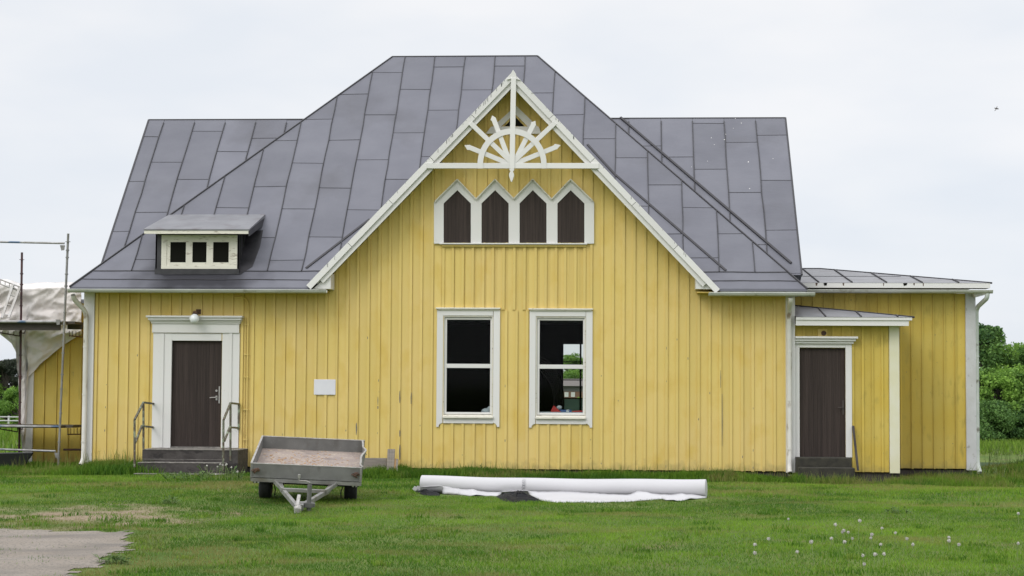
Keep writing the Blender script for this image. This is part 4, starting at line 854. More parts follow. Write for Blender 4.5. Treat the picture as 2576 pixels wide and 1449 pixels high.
g, _ = dpipe([at(2484, 738, ye-.02), at(2483, 750, ye-.02), at(2456, 775, YX+.02), at(2459, 1170, YX+.02), at(2465, 1189, YX-.08)], .047); part(g, 'downpipe', M['pipegreen'], smooth=2)
g = MB(); g.prism([xz(zE(*p), YX-.2) for p in ((2085, 345), (2210, 345), (2195, 372), (2100, 395))], YX-.2, YX+3); part(g, 'eave_box', M['white'])
# ---- porch in the corner
YP = .10
xp0, xp1 = 3.296, at(2262, 1000, YP).x; zbp = at(2200, 1187.5, YP).z; ztp = at(2150, 815, YP).z
DP = rect(zP, 342, 225, 722, 1135, YP)
g = MB(); boards(g, xp0, xp1-.2, zbp, lambda x: ztp, YP, [(DP[0]-.0, DP[1], zbp-.0, DP[3])], sp=.19, xr=at(*zP(865, 700), YP).x, bw=.04, seed=21)
for k in range(8): y = YP+.03+.2*k; g.box(xp1-.03, xp1, y, y+.2, zbp, ztp, random.random())
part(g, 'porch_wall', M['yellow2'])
g = MB(); g.box(at(2237, 1000, YP).x, xp1+.003, YP-.04, YP+.029, zbp-.02, ztp); part(g, 'corner_board', M['pale'], bev=.004)
g = MB(); g.box(xp0, xp1-.05, YP+.05, YX+.04, -1.2, zbp-.02); part(g, 'foundation', M['found'])
g = MB(); sx = rect(zP, 303, 190, 776, 1130, YP-.04)
l_ = at(*zP(342, 600), YP-.04).x; r_ = at(*zP(724, 600), YP-.04).x; zt_ = at(*zP(540, 222), YP-.04).z
g.box(sx[0], l_, YP-.04, YP, sx[2], sx[3]); g.box(r_, sx[1], YP-.04, YP, sx[2], sx[3]); g.box(l_, r_, YP-.038, YP, zt_, sx[3]); ps = part(g, 'door_surround', M['white'], bev=.004)
g = MB()
for i, (x0_, x1_, y0_, y1_, d) in enumerate(((303, 822, 130, 147, .17), (303, 806, 149, 168, .13), (303, 790, 170, 188, .09))):
    r = rect(zP, x0_, y0_, x1_, y1_, YP-.08); g.box(r[0], r[1], YP-d, YP, r[2]-.002, r[3])
part(g, 'cornice', M['white'], ps, bev=.005)
g = MB(); n = 10
for k in range(n): a = DP[0]+(DP[1]-DP[0])*k/n; g.box(a+.001, DP[0]+(DP[1]-DP[0])*(k+1)/n-.001, YP+.04+random.uniform(-.001, .001), YP+.08, DP[2], DP[3]-.005, random.random())
pd = part(g, 'door', M['brown'])
g = MB(); c = at(*zP(704, 718), YP); g.box(c.x-.018, c.x+.018, YP+.025, YP+.042, c.z-.14, c.z+.14); g.tube([(c.x, YP+.03, c.z), (c.x, YP-.01, c.z), (c.x-.11, YP-.01, c.z)], .009, 8); part(g, 'door_handle', M['inner'], pd)
g = MB(); c = at(*zP(533, 102), YP-.03); g.box(c.x-.09, c.x+.09, YP-.03, YP, c.z-.10, c.z+.08); g.tube([(c.x+.02, YP-.03, c.z), (c.x+.02, YP-.06, c.z)], .05, 10, mi=1); part(g, 'lamp_mount', [M['yellow'], M['rust']])
yp = YP-.35; pe = at(2300, 798, yp); zpe = pe.z; pk2 = at(2001, 768, YX-.02)
g = MB(); Q0 = Vector((xp0, yp, zpe)); Q1 = Vector((pe.x, yp, zpe)); Q3 = Vector((xp0, YX-.03, pk2.z)); Q2 = Vector((xp0+.05, YX-.03, pk2.z)); Q4 = Vector((pe.x, YX-.03, zpe))
g.add([Q0, Q1, Q2, Q3, Q4, Vector((xp0, YX-.03, zpe))], [(0, 1, 2, 3), (1, 4, 2), (3, 2, 4, 5), (0, 5, 4, 1)]); n2 = (Q1-Q0).cross(Q3-Q0).normalized(); sv = Q3-Q0
for zx in (655, 1000, 1355):
    q = at(*zE(zx, 580), yp).x; t = (Q1.x-q)/(Q1.x-Q2.x); g.bar(Vector((q, yp, zpe))+n2*.012, Vector((q, yp, zpe))+sv*t*.97+n2*.012, .02, .026, n2, .5, 1)
g.bar(Q1, Q2, .03, .035, n2, .5, 1); part(g, 'porch_roof', [M['rooflo'], M['seam']])
g = MB(); za = at(2150, 805, yp).z; zb2 = at(2150, 819, yp).z; g.box(xp0, pe.x-.04, yp+.01, yp+.035, za, zpe-.003); g.box(xp0, pe.x-.10, yp+.036, yp+.06, zb2, za+.02); g.box(pe.x-.065, pe.x-.04, yp+.036, YX-.05, za, zpe-.003); part(g, 'fascia', M['white'])
g = MB(); g.box(xp0, pe.x-.11, yp+.065, YP-.0, zb2+.01, zb2+.03); g.box(xp1, pe.x-.11, YP, YX-.05, zb2+.01, zb2+.03); part(g, 'soffit', M['cream'])
# porch steps (built in stone)
g = MB(); s1 = rect(zP, 303, 1135, 776, 1210, YP-.5); g.box(xp0+.0, s1[1], YP-.5, YP+.06, s1[2]-.4, s1[3]); s2 = rect(zP, 303, 1218, 800, 1300, YP-.85)
g.box(xp0+.01, s2[1], YP-.85, YP-.501, s2[2]-.3, s2[3]); ps_ = g.build('stone_steps', M['moss'], bev=.012)
tag(ps_, 'low dark mossy stone steps under the right-hand porch door', 'steps')
# ---- left extension under the tarpaulin
YLx = 1.7; xa, xb_ = at(64, 1000, YLx).x, -10.75; zbl = at(145, 1166, YLx).z
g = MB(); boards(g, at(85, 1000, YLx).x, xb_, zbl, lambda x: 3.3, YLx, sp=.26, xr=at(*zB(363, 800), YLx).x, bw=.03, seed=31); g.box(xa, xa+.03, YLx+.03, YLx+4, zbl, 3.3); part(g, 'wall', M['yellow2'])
g = MB(); g.box(xa, at(85, 1000, YLx).x, YLx-.04, YLx+.03, zbl-.02, 3.3); part(g, 'corner_board', M['white'])
g = MB(); g.box(at(75, 1180, YLx).x, xb_, YLx+.06, YLx+4, -1.2, zbl-.02); part(g, 'foundation', M['found'])
g = MB(); g.add([(xa-.2, YLx+.1, 3.3), (xb_, YLx+.1, 3.3), (xb_, YLx+2.4, 3.5), (xa-.2, YLx+2.4, 3.5), (xa-.2, YLx+.1, 3.2), (xb_, YLx+.1, 3.2), (xb_, YLx+4.2, 3.2), (xa-.2, YLx+4.2, 3.2)], [(0, 1, 2, 3), (4, 7, 6, 5), (0, 4, 5, 1), (3, 2, 6, 7), (0, 3, 7, 4), (1, 5, 6, 2)]); part(g, 'roof', M['seam'])

# ------------------------------------------------------------------ front steps and rails
st_ = empty('stone_steps', at(*zD(450, 1360), -1.0), 'weathered dark stone steps of three treads below the main brown door', 'steps')
def child(mb, name, mt, par, **k): o = mb.build(name, mt, None, **k); return put(o, par)
for i, (Ya, x0_, x1_, y0_, y1_) in enumerate(((-.95, 128, 860, 1140, 1236), (-1.3, 92, 745, 1240, 1324), (-1.65, 62, 745, 1326, 1380))):
    r = rect(zD, x0_, y0_, x1_, y1_, Ya); yb_ = (-.002, -.951, -1.301)[i]; g = MB()
    n = 9; zt_ = r[3]; x = [r[0]+(r[1]-r[0])*k/n for k in range(n+1)]
    g.box(r[0], r[1], Ya, yb_, r[2]-.35, zt_-.014, .4, 0)
    for k in range(n): g.box(x[k], x[k+1], Ya-.004-random.random()*.006, yb_-.001, zt_-.013, zt_+random.uniform(-.004, .001), .5, 1)
    if i == 0: g.box(r[0]+.02, r[1]-.25, Ya-.004, Ya+.01, zt_-.2, zt_-.19, .5, 1)
    child(g, 'step', [M['stone'], M['steplip']], st_, bev=.008)
def rail(px_wall, pts, label):
    """pts: polyline lists in the zD frame with their depth"""
    f = lambda p: at(*zD(p[0], p[1]), p[2]); root = empty('handrail', f(pts[0][0]), label, 'handrail')
    for i, pl_ in enumerate(pts):
        g = MB(); P = [f(p) for p in pl_]
        for a, b in zip(P[:-1], P[1:]): g.bar(a, b, .036, .036, (0, 0, 1) if abs((b-a).normalized().z) < .95 else (1, 0, 0))
        child(g, 'post' if i < 2 else 'rail', M['post'], root)
rail(0, [[(70, 1275, -1.7), (70, 912, -1.7)], [(138, 1135, -.95), (138, 780, -.95)], [(70, 912, -1.7), (138, 780, -.95), (215, 790, -.04)], [(74, 1090, -1.65), (126, 960, -1.0), (210, 970, -.04)]], 'left flaking green iron handrail beside the front steps')
rail(0, [[(747, 1300, -1.7), (750, 915, -1.7)], [(803, 1225, -.95), (803, 785, -.95)], [(750, 915, -1.7), (803, 785, -.95), (868, 792, -.04), (866, 985, -.04)], [(756, 1075, -1.65), (798, 970, -1.0), (860, 975, -.04)]], 'right flaking green iron handrail beside the front steps')

# blank plaque (its printed code left out)
g = MB(); r = rect(zc(1040, 1270, 11.145), 405, 345, 1230, 932, -.032); g.box(r[0], r[1], -.034, -.0225, r[2], r[3])
tag(g.build('plaque', M['plaque'], bev=.003), 'small blank white plaque fixed to the yellow wall', 'plaque')

# items behind the window glass
def onsill(pts, Y, th_, name, mt, label, cat):
    g = MB(); g.prism([xz(zN(*p), Y) for p in pts], Y, Y+th_); return tag(g.build(name, mt), label, cat)
onsill([(415, 1300), (460, 1213), (600, 1340), (420, 1345)], .13, .03, 'folded_card', M['red'], 'bright red folded card standing inside the right window', 'card')
onsill([(755, 1330), (760, 1305), (920, 1295), (925, 1322), (900, 1335)], .14, .12, 'folded_card', M['red'], 'flat red card lying at the right end of the window sill', 'card')
g = MB(); a = at(*zN(560, 1310), .2); b = at(*zN(745, 1312), .2); g.tube([a, a.lerp(b, .55), ], .035, 12); g.tube([a.lerp(b, .56), a.lerp(b, .8)], .036, 12, mi=1); g.tube([a.lerp(b, .8), b], .035, 12)
tag(g.build('paper_roll', [M['blue'], M['bag']], smooth=2), 'blue and white wrapped roll lying inside the right window', 'roll')
g = MB(); c = at(*zN(550, 1250), .25); g.ball(c, .055, 10, 7, (1, .8, .8)); tag(g.build('crumpled_foil', M['bag'], smooth=1), 'crumpled pale foil behind the red card', 'foil')
g = MB(); a_ = rect(zN, 225, 1285, 930, 1345, .15); g.box(a_[0], a_[1], .075, .4, a_[2], a_[2]+.03); tag(g.build('cloth', M['bag']), 'pale cloth spread along the inside of the right window sill', 'cloth')
g = MB(); c = at(*zW(690, 1180), .18); g.ball(c, .11, 12, 8, (1.0, .6, .62)); g.ball(c+Vector((.06, 0, .06)), .05, 9, 7); tag(g.build('plastic_bag', M['bag'], smooth=1), 'white plastic bag slumped inside the left window', 'bag')
g = MB(); cx_ = at(*zN(230, 1050), 2.5)
for i, rr in enumerate((.62, .66, .70, .74, .78, .82, .86)): g.tube([(cx_.x-.15+rr*math.cos(t)*.75, 2.5+i*.12, cx_.z-.15+rr*math.sin(t)*1.15) for t in [math.pi*k/24-.6 for k in range(25)]], .014, 6)
tag(g.build('ribbed_duct', M['inner']), 'ribbed curved metal duct dimly seen inside the right window', 'duct')

# ------------------------------------------------------------------ planks and iron bar
q = MB()
for (x0_, x1_, y0_, y1_, Y, nm, lb, ms) in ((1240, 1326, 1570, 1592, -.25, 'plank', 'upper grey plank lying on edge against the yellow wall', 'grey_wood'), (1245, 1325, 1591.5, 1613, -.30, 'plank', 'lower grey plank lying on edge in the grass', 'grey_wood'),):
    a = at(x0_/1.363, y0_/1.363, Y); b = at(x1_/1.363, y1_/1.363, Y); g = MB(); g.box(a.x-.35, b.x, Y, Y+.03, b.z, a.z); tag(g.build(nm, M[ms], bev=.004), lb, 'plank', 'old planks by the wall')
for (xt, yt, xb2, yb3, w_, ms, lb) in ((1333, 1540, 1329, 1612, .045, 'grey_wood', 'leftmost upright grey stake beside the planks'), (1341.5, 1540, 1336, 1612, .05, 'grey_wood', 'second upright grey stake from the left'), (1350, 1540, 1345, 1612, .058, 'grey_wood', 'round-topped grey stake leaning at the end of the planks'), (1355.5, 1573, 1351, 1610, .045, 'fresh_wood', 'short orange freshly split stake'), (1362, 1574, 1360, 1612, .045, 'grey_wood', 'short dark grey stake on the far right of the planks')):
    a = at(xt/1.363, yt/1.363, -.28); b = at(xb2/1.363, yb3/1.363+4, -.42); g = MB(); g.bar(b, a, w_, .03, (0, 1, 0)); tag(g.build('wooden_stake', M[ms], bev=.006), lb, 'stake', 'old planks by the wall')
g = MB(); g.bar(at(*zP(785, 868), YP-.06), at(*zP(826, 1240), YP-.35), .045, .02, (0, -1, 0)); tag(g.build('iron_bar', M['found'], bev=.003), 'dark iron bar leaning on the porch wall beside the door', 'iron bar')

# ------------------------------------------------------------------ trailer
tc0 = onground(783, 1257); tr = empty('utility_trailer', (tc0.x, tc0.y, gzf(tc0.x, tc0.y)), 'galvanised open utility trailer standing nose down on the lawn', 'trailer')
tr.location = (tc0.x-.075, -10.35, -.02)
tr.rotation_euler = (R(8.6), R(2.3), R(7.6)); 
W2, Lh = .755, 1.05
def tp_(mb, name, mt, par=None, **k): return mb.build(name, mt, par or tr, **k)
zb0, zb1 = .505, .70
g = MB(); g.box(-W2, W2, -Lh, -Lh+.025, zb0, zb1-.008); g.box(-W2+.031, W2-.031, -Lh-.006, -Lh, zb0+.004, zb0+.014); f_ = tp_(g, 'front_board', M['zincw'])
for s_ in (-1, 1):
    q = MB(); q.box(s_*(W2-.015)-.015, s_*(W2-.015)+.015, -Lh-.007, -Lh-.0005, zb0, zb1-.012)
    for z in (.03, .10, .16): q.tube([(s_*(W2-.015), -Lh-.007, zb0+z), (s_*(W2-.015), -Lh-.011, zb0+z)], .005, 6)
    tp_(q, 'corner_post', M['zinc'], f_)
g = MB(); g.box(-W2, W2, -Lh-.004, -Lh+.03, zb1-.008, zb1+.002); tp_(g, 'rim', M['rim'], f_)
for s_ in (-1, 1):
    q = MB(); x = s_*(W2-.08); q.box(x-.05, x+.05, -Lh-.02, -Lh-.0065, zb0+.09, zb0+.115); q.bar((x-.02, -Lh-.025, zb0+.075), (x+.03, -Lh-.04, zb0+.135), .02, .02); q.tube([(x+.02*s_, -Lh-.02, zb0+.06), (x-.04, -Lh-.045, zb0+.10), (x-.06, -Lh-.02, zb0+.10)], .008, 6); q.ball((x, -Lh-.02, zb0+.11), .024, 8, 6, (1.3, .6, 1)); tp_(q, 'latch', M['rust'], f_)
g = MB(); g.box(-W2, W2, Lh-.025, Lh, zb0, zb1-.008); f2 = tp_(g, 'rear_board', M['zincw']); g = MB(); g.box(-W2, W2, Lh-.03, Lh+.004, zb1-.008, zb1+.002); tp_(g, 'rim', M['rim'], f2)
for s_ in (-1, 1):
    g = MB(); n = 14
    for i in range(n):
        y0_, y1_ = -Lh+.026+(2*Lh-.052)*i/n, -Lh+.026+(2*Lh-.052)*(i+1)/n
        dx = lambda y: (0 if s_ < 0 else .028*math.sin(y*4.2+.6)+.012*math.sin(y*9)); dzz = lambda y: (0 if s_ < 0 else .014*math.sin(y*5+1))
        xo = s_*W2; xi = xo-s_*.02
        v = []
        for z in (zb0, zb1-.008):
            for (xx, yy) in ((xi, y0_), (xo, y0_), (xo, y1_), (xi, y1_)): v.append((xx+(dx(yy) if z > zb0 else 0), yy, z+(dzz(yy) if z > zb0 else 0)))
        g.hexa(v if s_ > 0 else v, .5, 0)
        v2 = [(p[0], p[1], p[2]) for p in v[4:]]; g.hexa([(p[0]+(.003 if j in (1, 2) else -.003)*s_, p[1], p[2]) for j, p in enumerate(v2)]+[(p[0]+(.003 if j in (1, 2) else -.003)*s_, p[1], p[2]+.010) for j, p in enumerate(v2)], .5, 1)
    o = tp_(g, 'side_board', [M['zincw'], M['rim']])
    if s_ > 0: o['label'] = 'bent and buckled side board'
g = MB(); g.box(-W2+.021, W2-.021, -Lh+.027, Lh-.027, zb0-.0, zb0+.015); tp_(g, 'floor', M['ply'])
g = MB()
g.box(-W2+.02, W2-.0, -Lh-.01, -Lh+.04, zb0-.055, zb0-.006); g.box(-W2+.02, W2, Lh-.05, Lh, zb0-.055, zb0-.006)
for s_ in (-1, 1): g.box(s_*W2-(.04 if s_ > 0 else 0), s_*W2+(.04 if s_ < 0 else 0), -Lh+.041, Lh-.051, zb0-.055, zb0-.005)
tp_(g, 'chassis_frame', M['zinc'])
g = MB(); g.box(-.60, .60, -.05, .05, .22, .32); g.box(-.36, -.30, -Lh+.1, .3, zb0-.12, zb0-.056, .5); g.box(.30, .36, -Lh+.1, .3, zb0-.12, zb0-.056, .5); tp_(g, 'axle', M['black'])
db = MB(); tip = Vector((-.02, -Lh-1.40, .43))
for s_ in (-1, 1):
    db.bar((s_*.46, -.05, .40), (s_*.30+0, -Lh-.25, .405), .05, .07); db.bar((s_*.30, -Lh-.25, .405), tip+Vector((s_*.035, .06, 0)), .05, .06)
    db.bar((s_*.42, -Lh+.02, .455), (s_*.285, -Lh-.42, .44), .035, .05)
db.bar((-.285, -Lh-.42, .44), (.285, -Lh-.42, .44), .035, .05); db.box(tip.x-.06, tip.x+.06, tip.y, tip.y+.22, .385, .46)
dbo = tp_(db, 'drawbar', M['zinc'], bev=.004)
g = MB(); g.tube([tip+Vector((-.0, -.0, .045)), tip+Vector((-.0, -.16, .05))], [.032, .036], 12); g.box(tip.x-.045, tip.x+.045, tip.y-.25, tip.y-.13, .40, .475); g.bar(tip+Vector((-.01, -.22, .07)), tip+Vector((0, .02, .155)), .045, .02); g.ball(tip+Vector((0, -.2, .03)), .05, 12, 8); tp_(g, 'coupling', M['rim'], dbo, bev=.006)
g = MB(); jx, jy = .105, tip.y+.12; g.tube([(jx, jy, .24), (jx+.0, jy, .70)], .03, 12); g.tube([(jx, jy, .70), (jx, jy, .73)], .02, 10); g.bar((jx-.17, jy+.0, .44), (jx+.08, jy, .44), .05, .05); g.box(jx-.05, jx+.05, jy-.045, jy+.045, .41, .47)
jo = tp_(g, 'jockey_wheel', M['zincw'], smooth=2)
g = MB(); g.tube([(jx, jy, .73), (jx-.06, jy, .75), (jx-.13, jy-.0, .745), (jx-.14, jy, .76), (jx-.14, jy, .82)], .009, 6); g.tube([(jx-.14, jy, .79), (jx-.14, jy, .83)], .017, 8); tp_(g, 'handle', M['rim'], jo)
g = MB(); c = Vector((jx+.10, jy+.02, .27)); g.tube([c+Vector((-.03, 0, 0)), c+Vector((.035, 0, 0))], .085, 20); g.box(jx-.0, jx+.17, jy-.1, jy-.07, .19, .225, .5, 1); tp_(g, 'tyre', [M['rubber'], M['zinc']], jo)
for s_ in (-1, 1):
    w_ = empty('wheel', (s_*.60, 0, .245)); w_.parent = tr
    g = MB(); prof = [(-.08, .15), (-.09, .20), (-.076, .240), (-.035, .248), (.035, .248), (.076, .240), (.09, .20), (.08, .15)]; n = 32; b = len(g.v)
    for (xx, rr) in prof:
        for k in range(n): t = 2*math.pi*k/n; g.v.append((xx, rr*math.cos(t), rr*math.sin(t)))
    for j in range(len(prof)-1):
        for k in range(n): a = b+j*n+k; c_ = b+j*n+(k+1) % n; g.f.append((a, c_, c_+n, a+n)); g.t.append(.5); g.m.append(0)
    g.build('tyre', M['rubber'], w_, smooth=1)
    g = MB(); g.tube([(-.06, 0, 0), (.06, 0, 0)], .15, 24); g.tube([(-.08, 0, 0), (.08, 0, 0)], .05, 12); g.build('rim', M['zinc'], w_, smooth=2)
    g = MB(); n = 10
    for k in range(n):
        a0, a1 = math.pi*(.08+.84*k/n), math.pi*(.08+.84*(k+1)/n)
        g.hexa([(s_*.60-.11, .275*math.cos(a0), .205+.262*math.sin(a0)), (s_*.60+.11, .275*math.cos(a0), .205+.262*math.sin(a0)), (s_*.60+.11, .275*math.cos(a1), .205+.262*math.sin(a1)), (s_*.60-.11, .275*math.cos(a1), .205+.262*math.sin(a1)),
                (s_*.60-.11, .281*math.cos(a0), .210+.262*math.sin(a0)), (s_*.60+.11, .281*math.cos(a0), .210+.262*math.sin(a0)), (s_*.60+.11, .281*math.cos(a1), .210+.262*math.sin(a1)), (s_*.60-.11, .281*math.cos(a1), .210+.262*math.sin(a1))])
    g.box(s_*.60-.11, s_*.60+.11, -.30, -.285, .34, .42); tp_(g, 'mudguard', M['black'])
    g = MB(); x = s_*(W2-.09); g.box(x-.05, x+.05, -Lh+.045, -Lh+.06, zb0-.085, zb0-.058, .5, 1); g.box(x-.035, x-.01, -Lh+.038, -Lh+.0445, zb0-.082, zb0-.062); g.box(x+.012, x+.036, -Lh+.038, -Lh+.0445, zb0-.082, zb0-.062); tp_(g, 'reflector', [M['refl'], M['black']])
g = MB(); rs = random.Random(2)                          # straw and chips left on the floor, part of the floor's clutter
for i in range(260):
    x, y = rs.gauss(-.05, .36), rs.gauss(-.1, .5)
    if abs(x) > .7 or abs(y) > .98: continue
    a = rs.uniform(0, 3.14); l_ = rs.uniform(.01, .05); g.bar((x, y, zb0+.018), (x+l_*math.cos(a), y+l_*math.sin(a), zb0+.022), .006, .004, tone=rs.random())
so_ = g.build('straw_litter', M['fresh_wood'], tr); tag(so_, kind='stuff')
for s_ in (-1, 1): g = MB(); g.tube([(s_*.50, .0, .25), (s_*.46, -.05, .14), (s_*.47, -.08, .06)], .008, 6); tp_(g, 'brake_cable', M['black'])

# ------------------------------------------------------------------ roll of roofing membrane
pl0 = onground(1059, 1241); pr0 = onground(1777, 1253)
ra = Vector((pl0.x, pl0.y+.12, gzf(pl0.x, pl0.y)+.135)); rb2 = Vector((pr0.x, pr0.y+.12, gzf(pr0.x, pr0.y)+.135))
rt_e = empty('membrane_roll', (pl0.x+1, pl0.y, .0), 'long white roll of roofing membrane lying on the lawn with a loose flap', 'roll')
g = MB(); n = 24; P = []; rr = []
for i in range(n+1):
    t = i/n; p = ra.lerp(rb2, t); p.z += -.02*math.sin(math.pi*t)+.005*math.sin(t*17+1); p.y += .02*math.sin(t*5); P.append(p); rr.append(.128+.008*t+.002*math.sin(t*13))
g.tube([P[0]+(P[0]-P[1])*.02]+P+[P[-1]+(P[-1]-P[-2])*.02], [.118]+rr+[.126], 28); g.tube([P[0]-(P[1]-P[0])*.03, P[0]-(P[1]-P[0])*.035], .05, 12, mi=1); ro_ = child(g, 'roll', [M['roll'], M['dark']], rt_e, smooth=2)
# loose flap in front of the roll: upper and lower edge measured
up_ = [(150, 408), (250, 402), (330, 400), (440, 418), (560, 432), (700, 446), (820, 446), (960, 437), (1100, 442), (1300, 440), (1500, 452), (1700, 464), (1830, 466), (1880, 447), (1950, 450), (2060, 462), (2200, 466), (2330, 462), (2442, 484)]
lo_ = [(150, 412), (250, 430), (330, 458), (440, 462), (560, 473), (700, 470), (765, 472), (830, 448), (960, 440), (1110, 508), (1210, 524), (1350, 525), (1600, 523), (1800, 518), (2000, 505), (2080, 496), (2110, 512), (2210, 516), (2300, 505), (2442, 487)]
def lerpP(L_, x):
    for a, b in zip(L_[:-1], L_[1:]):
        if a[0] <= x <= b[0]: return a[1]+(b[1]-a[1])*(x-a[0])/(b[0]-a[0])
    return L_[-1][1]
g = MB(); N_ = 230; Kk = 5; grid = []
for i in range(N_+1):
    x = 150+(2442-150)*i/N_; yu, yl = lerpP(up_, x)-9, max(lerpP(lo_, x), lerpP(up_, x)+3); cl_ = []
    for k in range(Kk+1):
        t = k/Kk; py = yu+(yl-yu)*t; q = onground(*zR(x, yl)); base = ra.lerp(rb2, (x-150)/2292.); Yb_ = (base.y-.135)+( q.y-(base.y-.135))*t**.8
        p = at(*zR(x, py), Yb_); p.z = max(p.z, gzf(p.x, p.y)+.006); p.y += .008*math.sin(x*.02+k); p.z += .002*math.sin(x*.09+k*1.3)+.007*max(0, noise.noise(Vector((x*.012, t*1.5, 3))))+(.012 if k == Kk-1 else 0)+.022*math.exp(-((x-1900-t*260)/60.)**2)+.018*math.exp(-((x-2230-t*80)/40.)**2)+.02*math.exp(-((x-560-t*40)/40.)**2); cl_.append(p)
    grid.append(cl_)
b = len(g.v)
for c_ in grid: g.v += [tuple(p) for p in c_]
for i in range(N_):
    for k in range(Kk): a = b+i*(Kk+1)+k; g.f.append((a, a+1, a+Kk+2, a+Kk+1)); g.t.append(.5); g.m.append(0)
fl = child(g, 'loose_flap', M['roll'], rt_e, smooth=1); so2 = fl.modifiers.new('thickness', 'SOLIDIFY'); so2.thickness = .006
def crumple(pts, hgt, name, mt, par, seed):
    rs = random.Random(seed); g = MB(); c = onground(*zR(sum(p[0] for p in pts)/len(pts), max(p[1] for p in pts)-12))
    P = [onground(*zR(p[0], p[1]+14)) for p in pts]; cen = sum(P, Vector())/len(P)
    ring = []
    for s_ in (1, .8, .6, .4, .2): ring.append([cen+(p-cen)*s_+Vector((rs.uniform(-.02, .02), rs.uniform(-.02, .02), .005+hgt*(1-s_)**.6*rs.uniform(.5, 1.3))) for p in P])
    b = 0
    for r_ in ring: g.v += [tuple(p) for p in r_]
    m_ = len(P)
    for j in range(4):
        for k in range(m_): g.f.append((j*m_+k, j*m_+(k+1) % m_, (j+1)*m_+(k+1) % m_, (j+1)*m_+k)); g.t.append(.5); g.m.append(0)
    g.f.append(tuple(4*m_+k for k in range(m_))); g.t.append(.5); g.m.append(0); o = child(g, name, mt, par); return o
tag(crumple([(760, 462), (800, 452), (860, 446), (960, 438), (1010, 462), (1060, 478), (1130, 506), (1040, 504), (940, 502), (870, 510), (800, 498)], .10, 'black_underside', M['film'], rt_e, 4))
tag(crumple([(92, 425), (150, 405), (200, 415), (300, 440), (295, 460), (200, 455), (130, 438)], .06, 'black_underside', M['film'], rt_e, 5))
g = MB(); c = onground(*zR(125, 440)); 
for k in range(5): a = c+Vector((random.uniform(-.04, .04), random.uniform(-.03, .03), .01)); g.add([a, a+Vector((.04, -.01, .05)), a+Vector((-.01, .0, .09)), a+Vector((-.05, .01, .04))], [(0, 1, 2, 3)])
child(g, 'torn_end', M['roll'], rt_e)
# faint print on the roll
def pr(xa, xb, ya, yb, n):
    g = MB(); rs = random.Random(int(xa))
    return g
import bpy as _b
for txt, x_, ya in (('1220', 1000, 345), ('LJL', 1000, 415)):
    cu = bpy.data.curves.new('print', 'FONT'); cu.body = txt; cu.size = .062; cu.extrude = .0005
    to = bpy.data.objects.new('print', cu); col.objects.link(to); t = (x_-150)/2292.; p = P[0].lerp(P[-1], t) if False else ra.lerp(rb2, t)
    dg = bpy.context.evaluated_depsgraph_get(); me_ = bpy.data.meshes.new_from_object(to.evaluated_get(dg)); bpy.data.objects.remove(to)
    # wrap the lettering round the roll, reading down its front
    th0 = R(58) if ya < 400 else R(8); rad = .1335
    for v in me_.vertices:
        a = th0-v.co.x/rad; v.co = Vector((p.x+v.co.y-.03, p.y-rad*math.cos(a)*(1+v.co.z*0), p.z-.006+rad*math.sin(a)))
    me_.materials.clear(); me_.materials.append(M['print_']); o = bpy.data.objects.new('print', me_); col.objects.link(o); put(o, rt_e)

# ------------------------------------------------------------------ scaffold
sc0 = at(145.8, 1190.5, .35)
sf = empty('scaffold', (sc0.x, .35, sc0.z), 'steel tube scaffold with two dark decks beside the left end of the house', 'scaffold')
def standard(top, bot, Y, mt, clips, base=True):
    a = at(*top, Y); b = at(*bot, Y); g = MB(); g.tube([b, a], .024, 12); L_ = (a-b).length
    for t in clips: c = b.lerp(a, t); g.tube([c-Vector((0, 0, .012)), c+Vector((0, 0, .012))], .036, 10)
    c = b.lerp(a, .965); g.tube([c, c+Vector((0, 0, .008))], .055, 10)
    if base: g.box(b.x-.075, b.x+.075, Y-.075, Y+.075, b.z-.03, b.z-.018); g.tube([b-Vector((0, 0, .02)), b+Vector((0, 0, .2))], .017, 8)
    child(g, 'standard', mt, sf, smooth=2)
standard((171.7, 587.7), (145.8, 1190.5), .35, M['zinc'], [.06, .13, .2, .25, .35, .41, .5, .55, .62, .67, .78, .83, .9, .93])
standard((55.2, 635), (47.6, 1175), 1.35, M['redst'], [.1, .2, .3, .42, .52, .64, .75, .85, .9], True)
def tubeA(a, b, Y, r_, name, mt, Y2=None): g = MB(); g.tube([at(*a, Y), at(*b, Y2 or Y)], r_, 10); child(g, name, mt, sf, smooth=2)
tubeA((-120, 606), (162, 612), .35, .021, 'guard_rail', M['bluetube']); tubeA((-120, 1126), (140, 1135), .35, .022, 'guard_rail', M['bluetube'])
tubeA((160, 1131), (206, 1131), 1.2, .022, 'guard_rail', M['redst'])
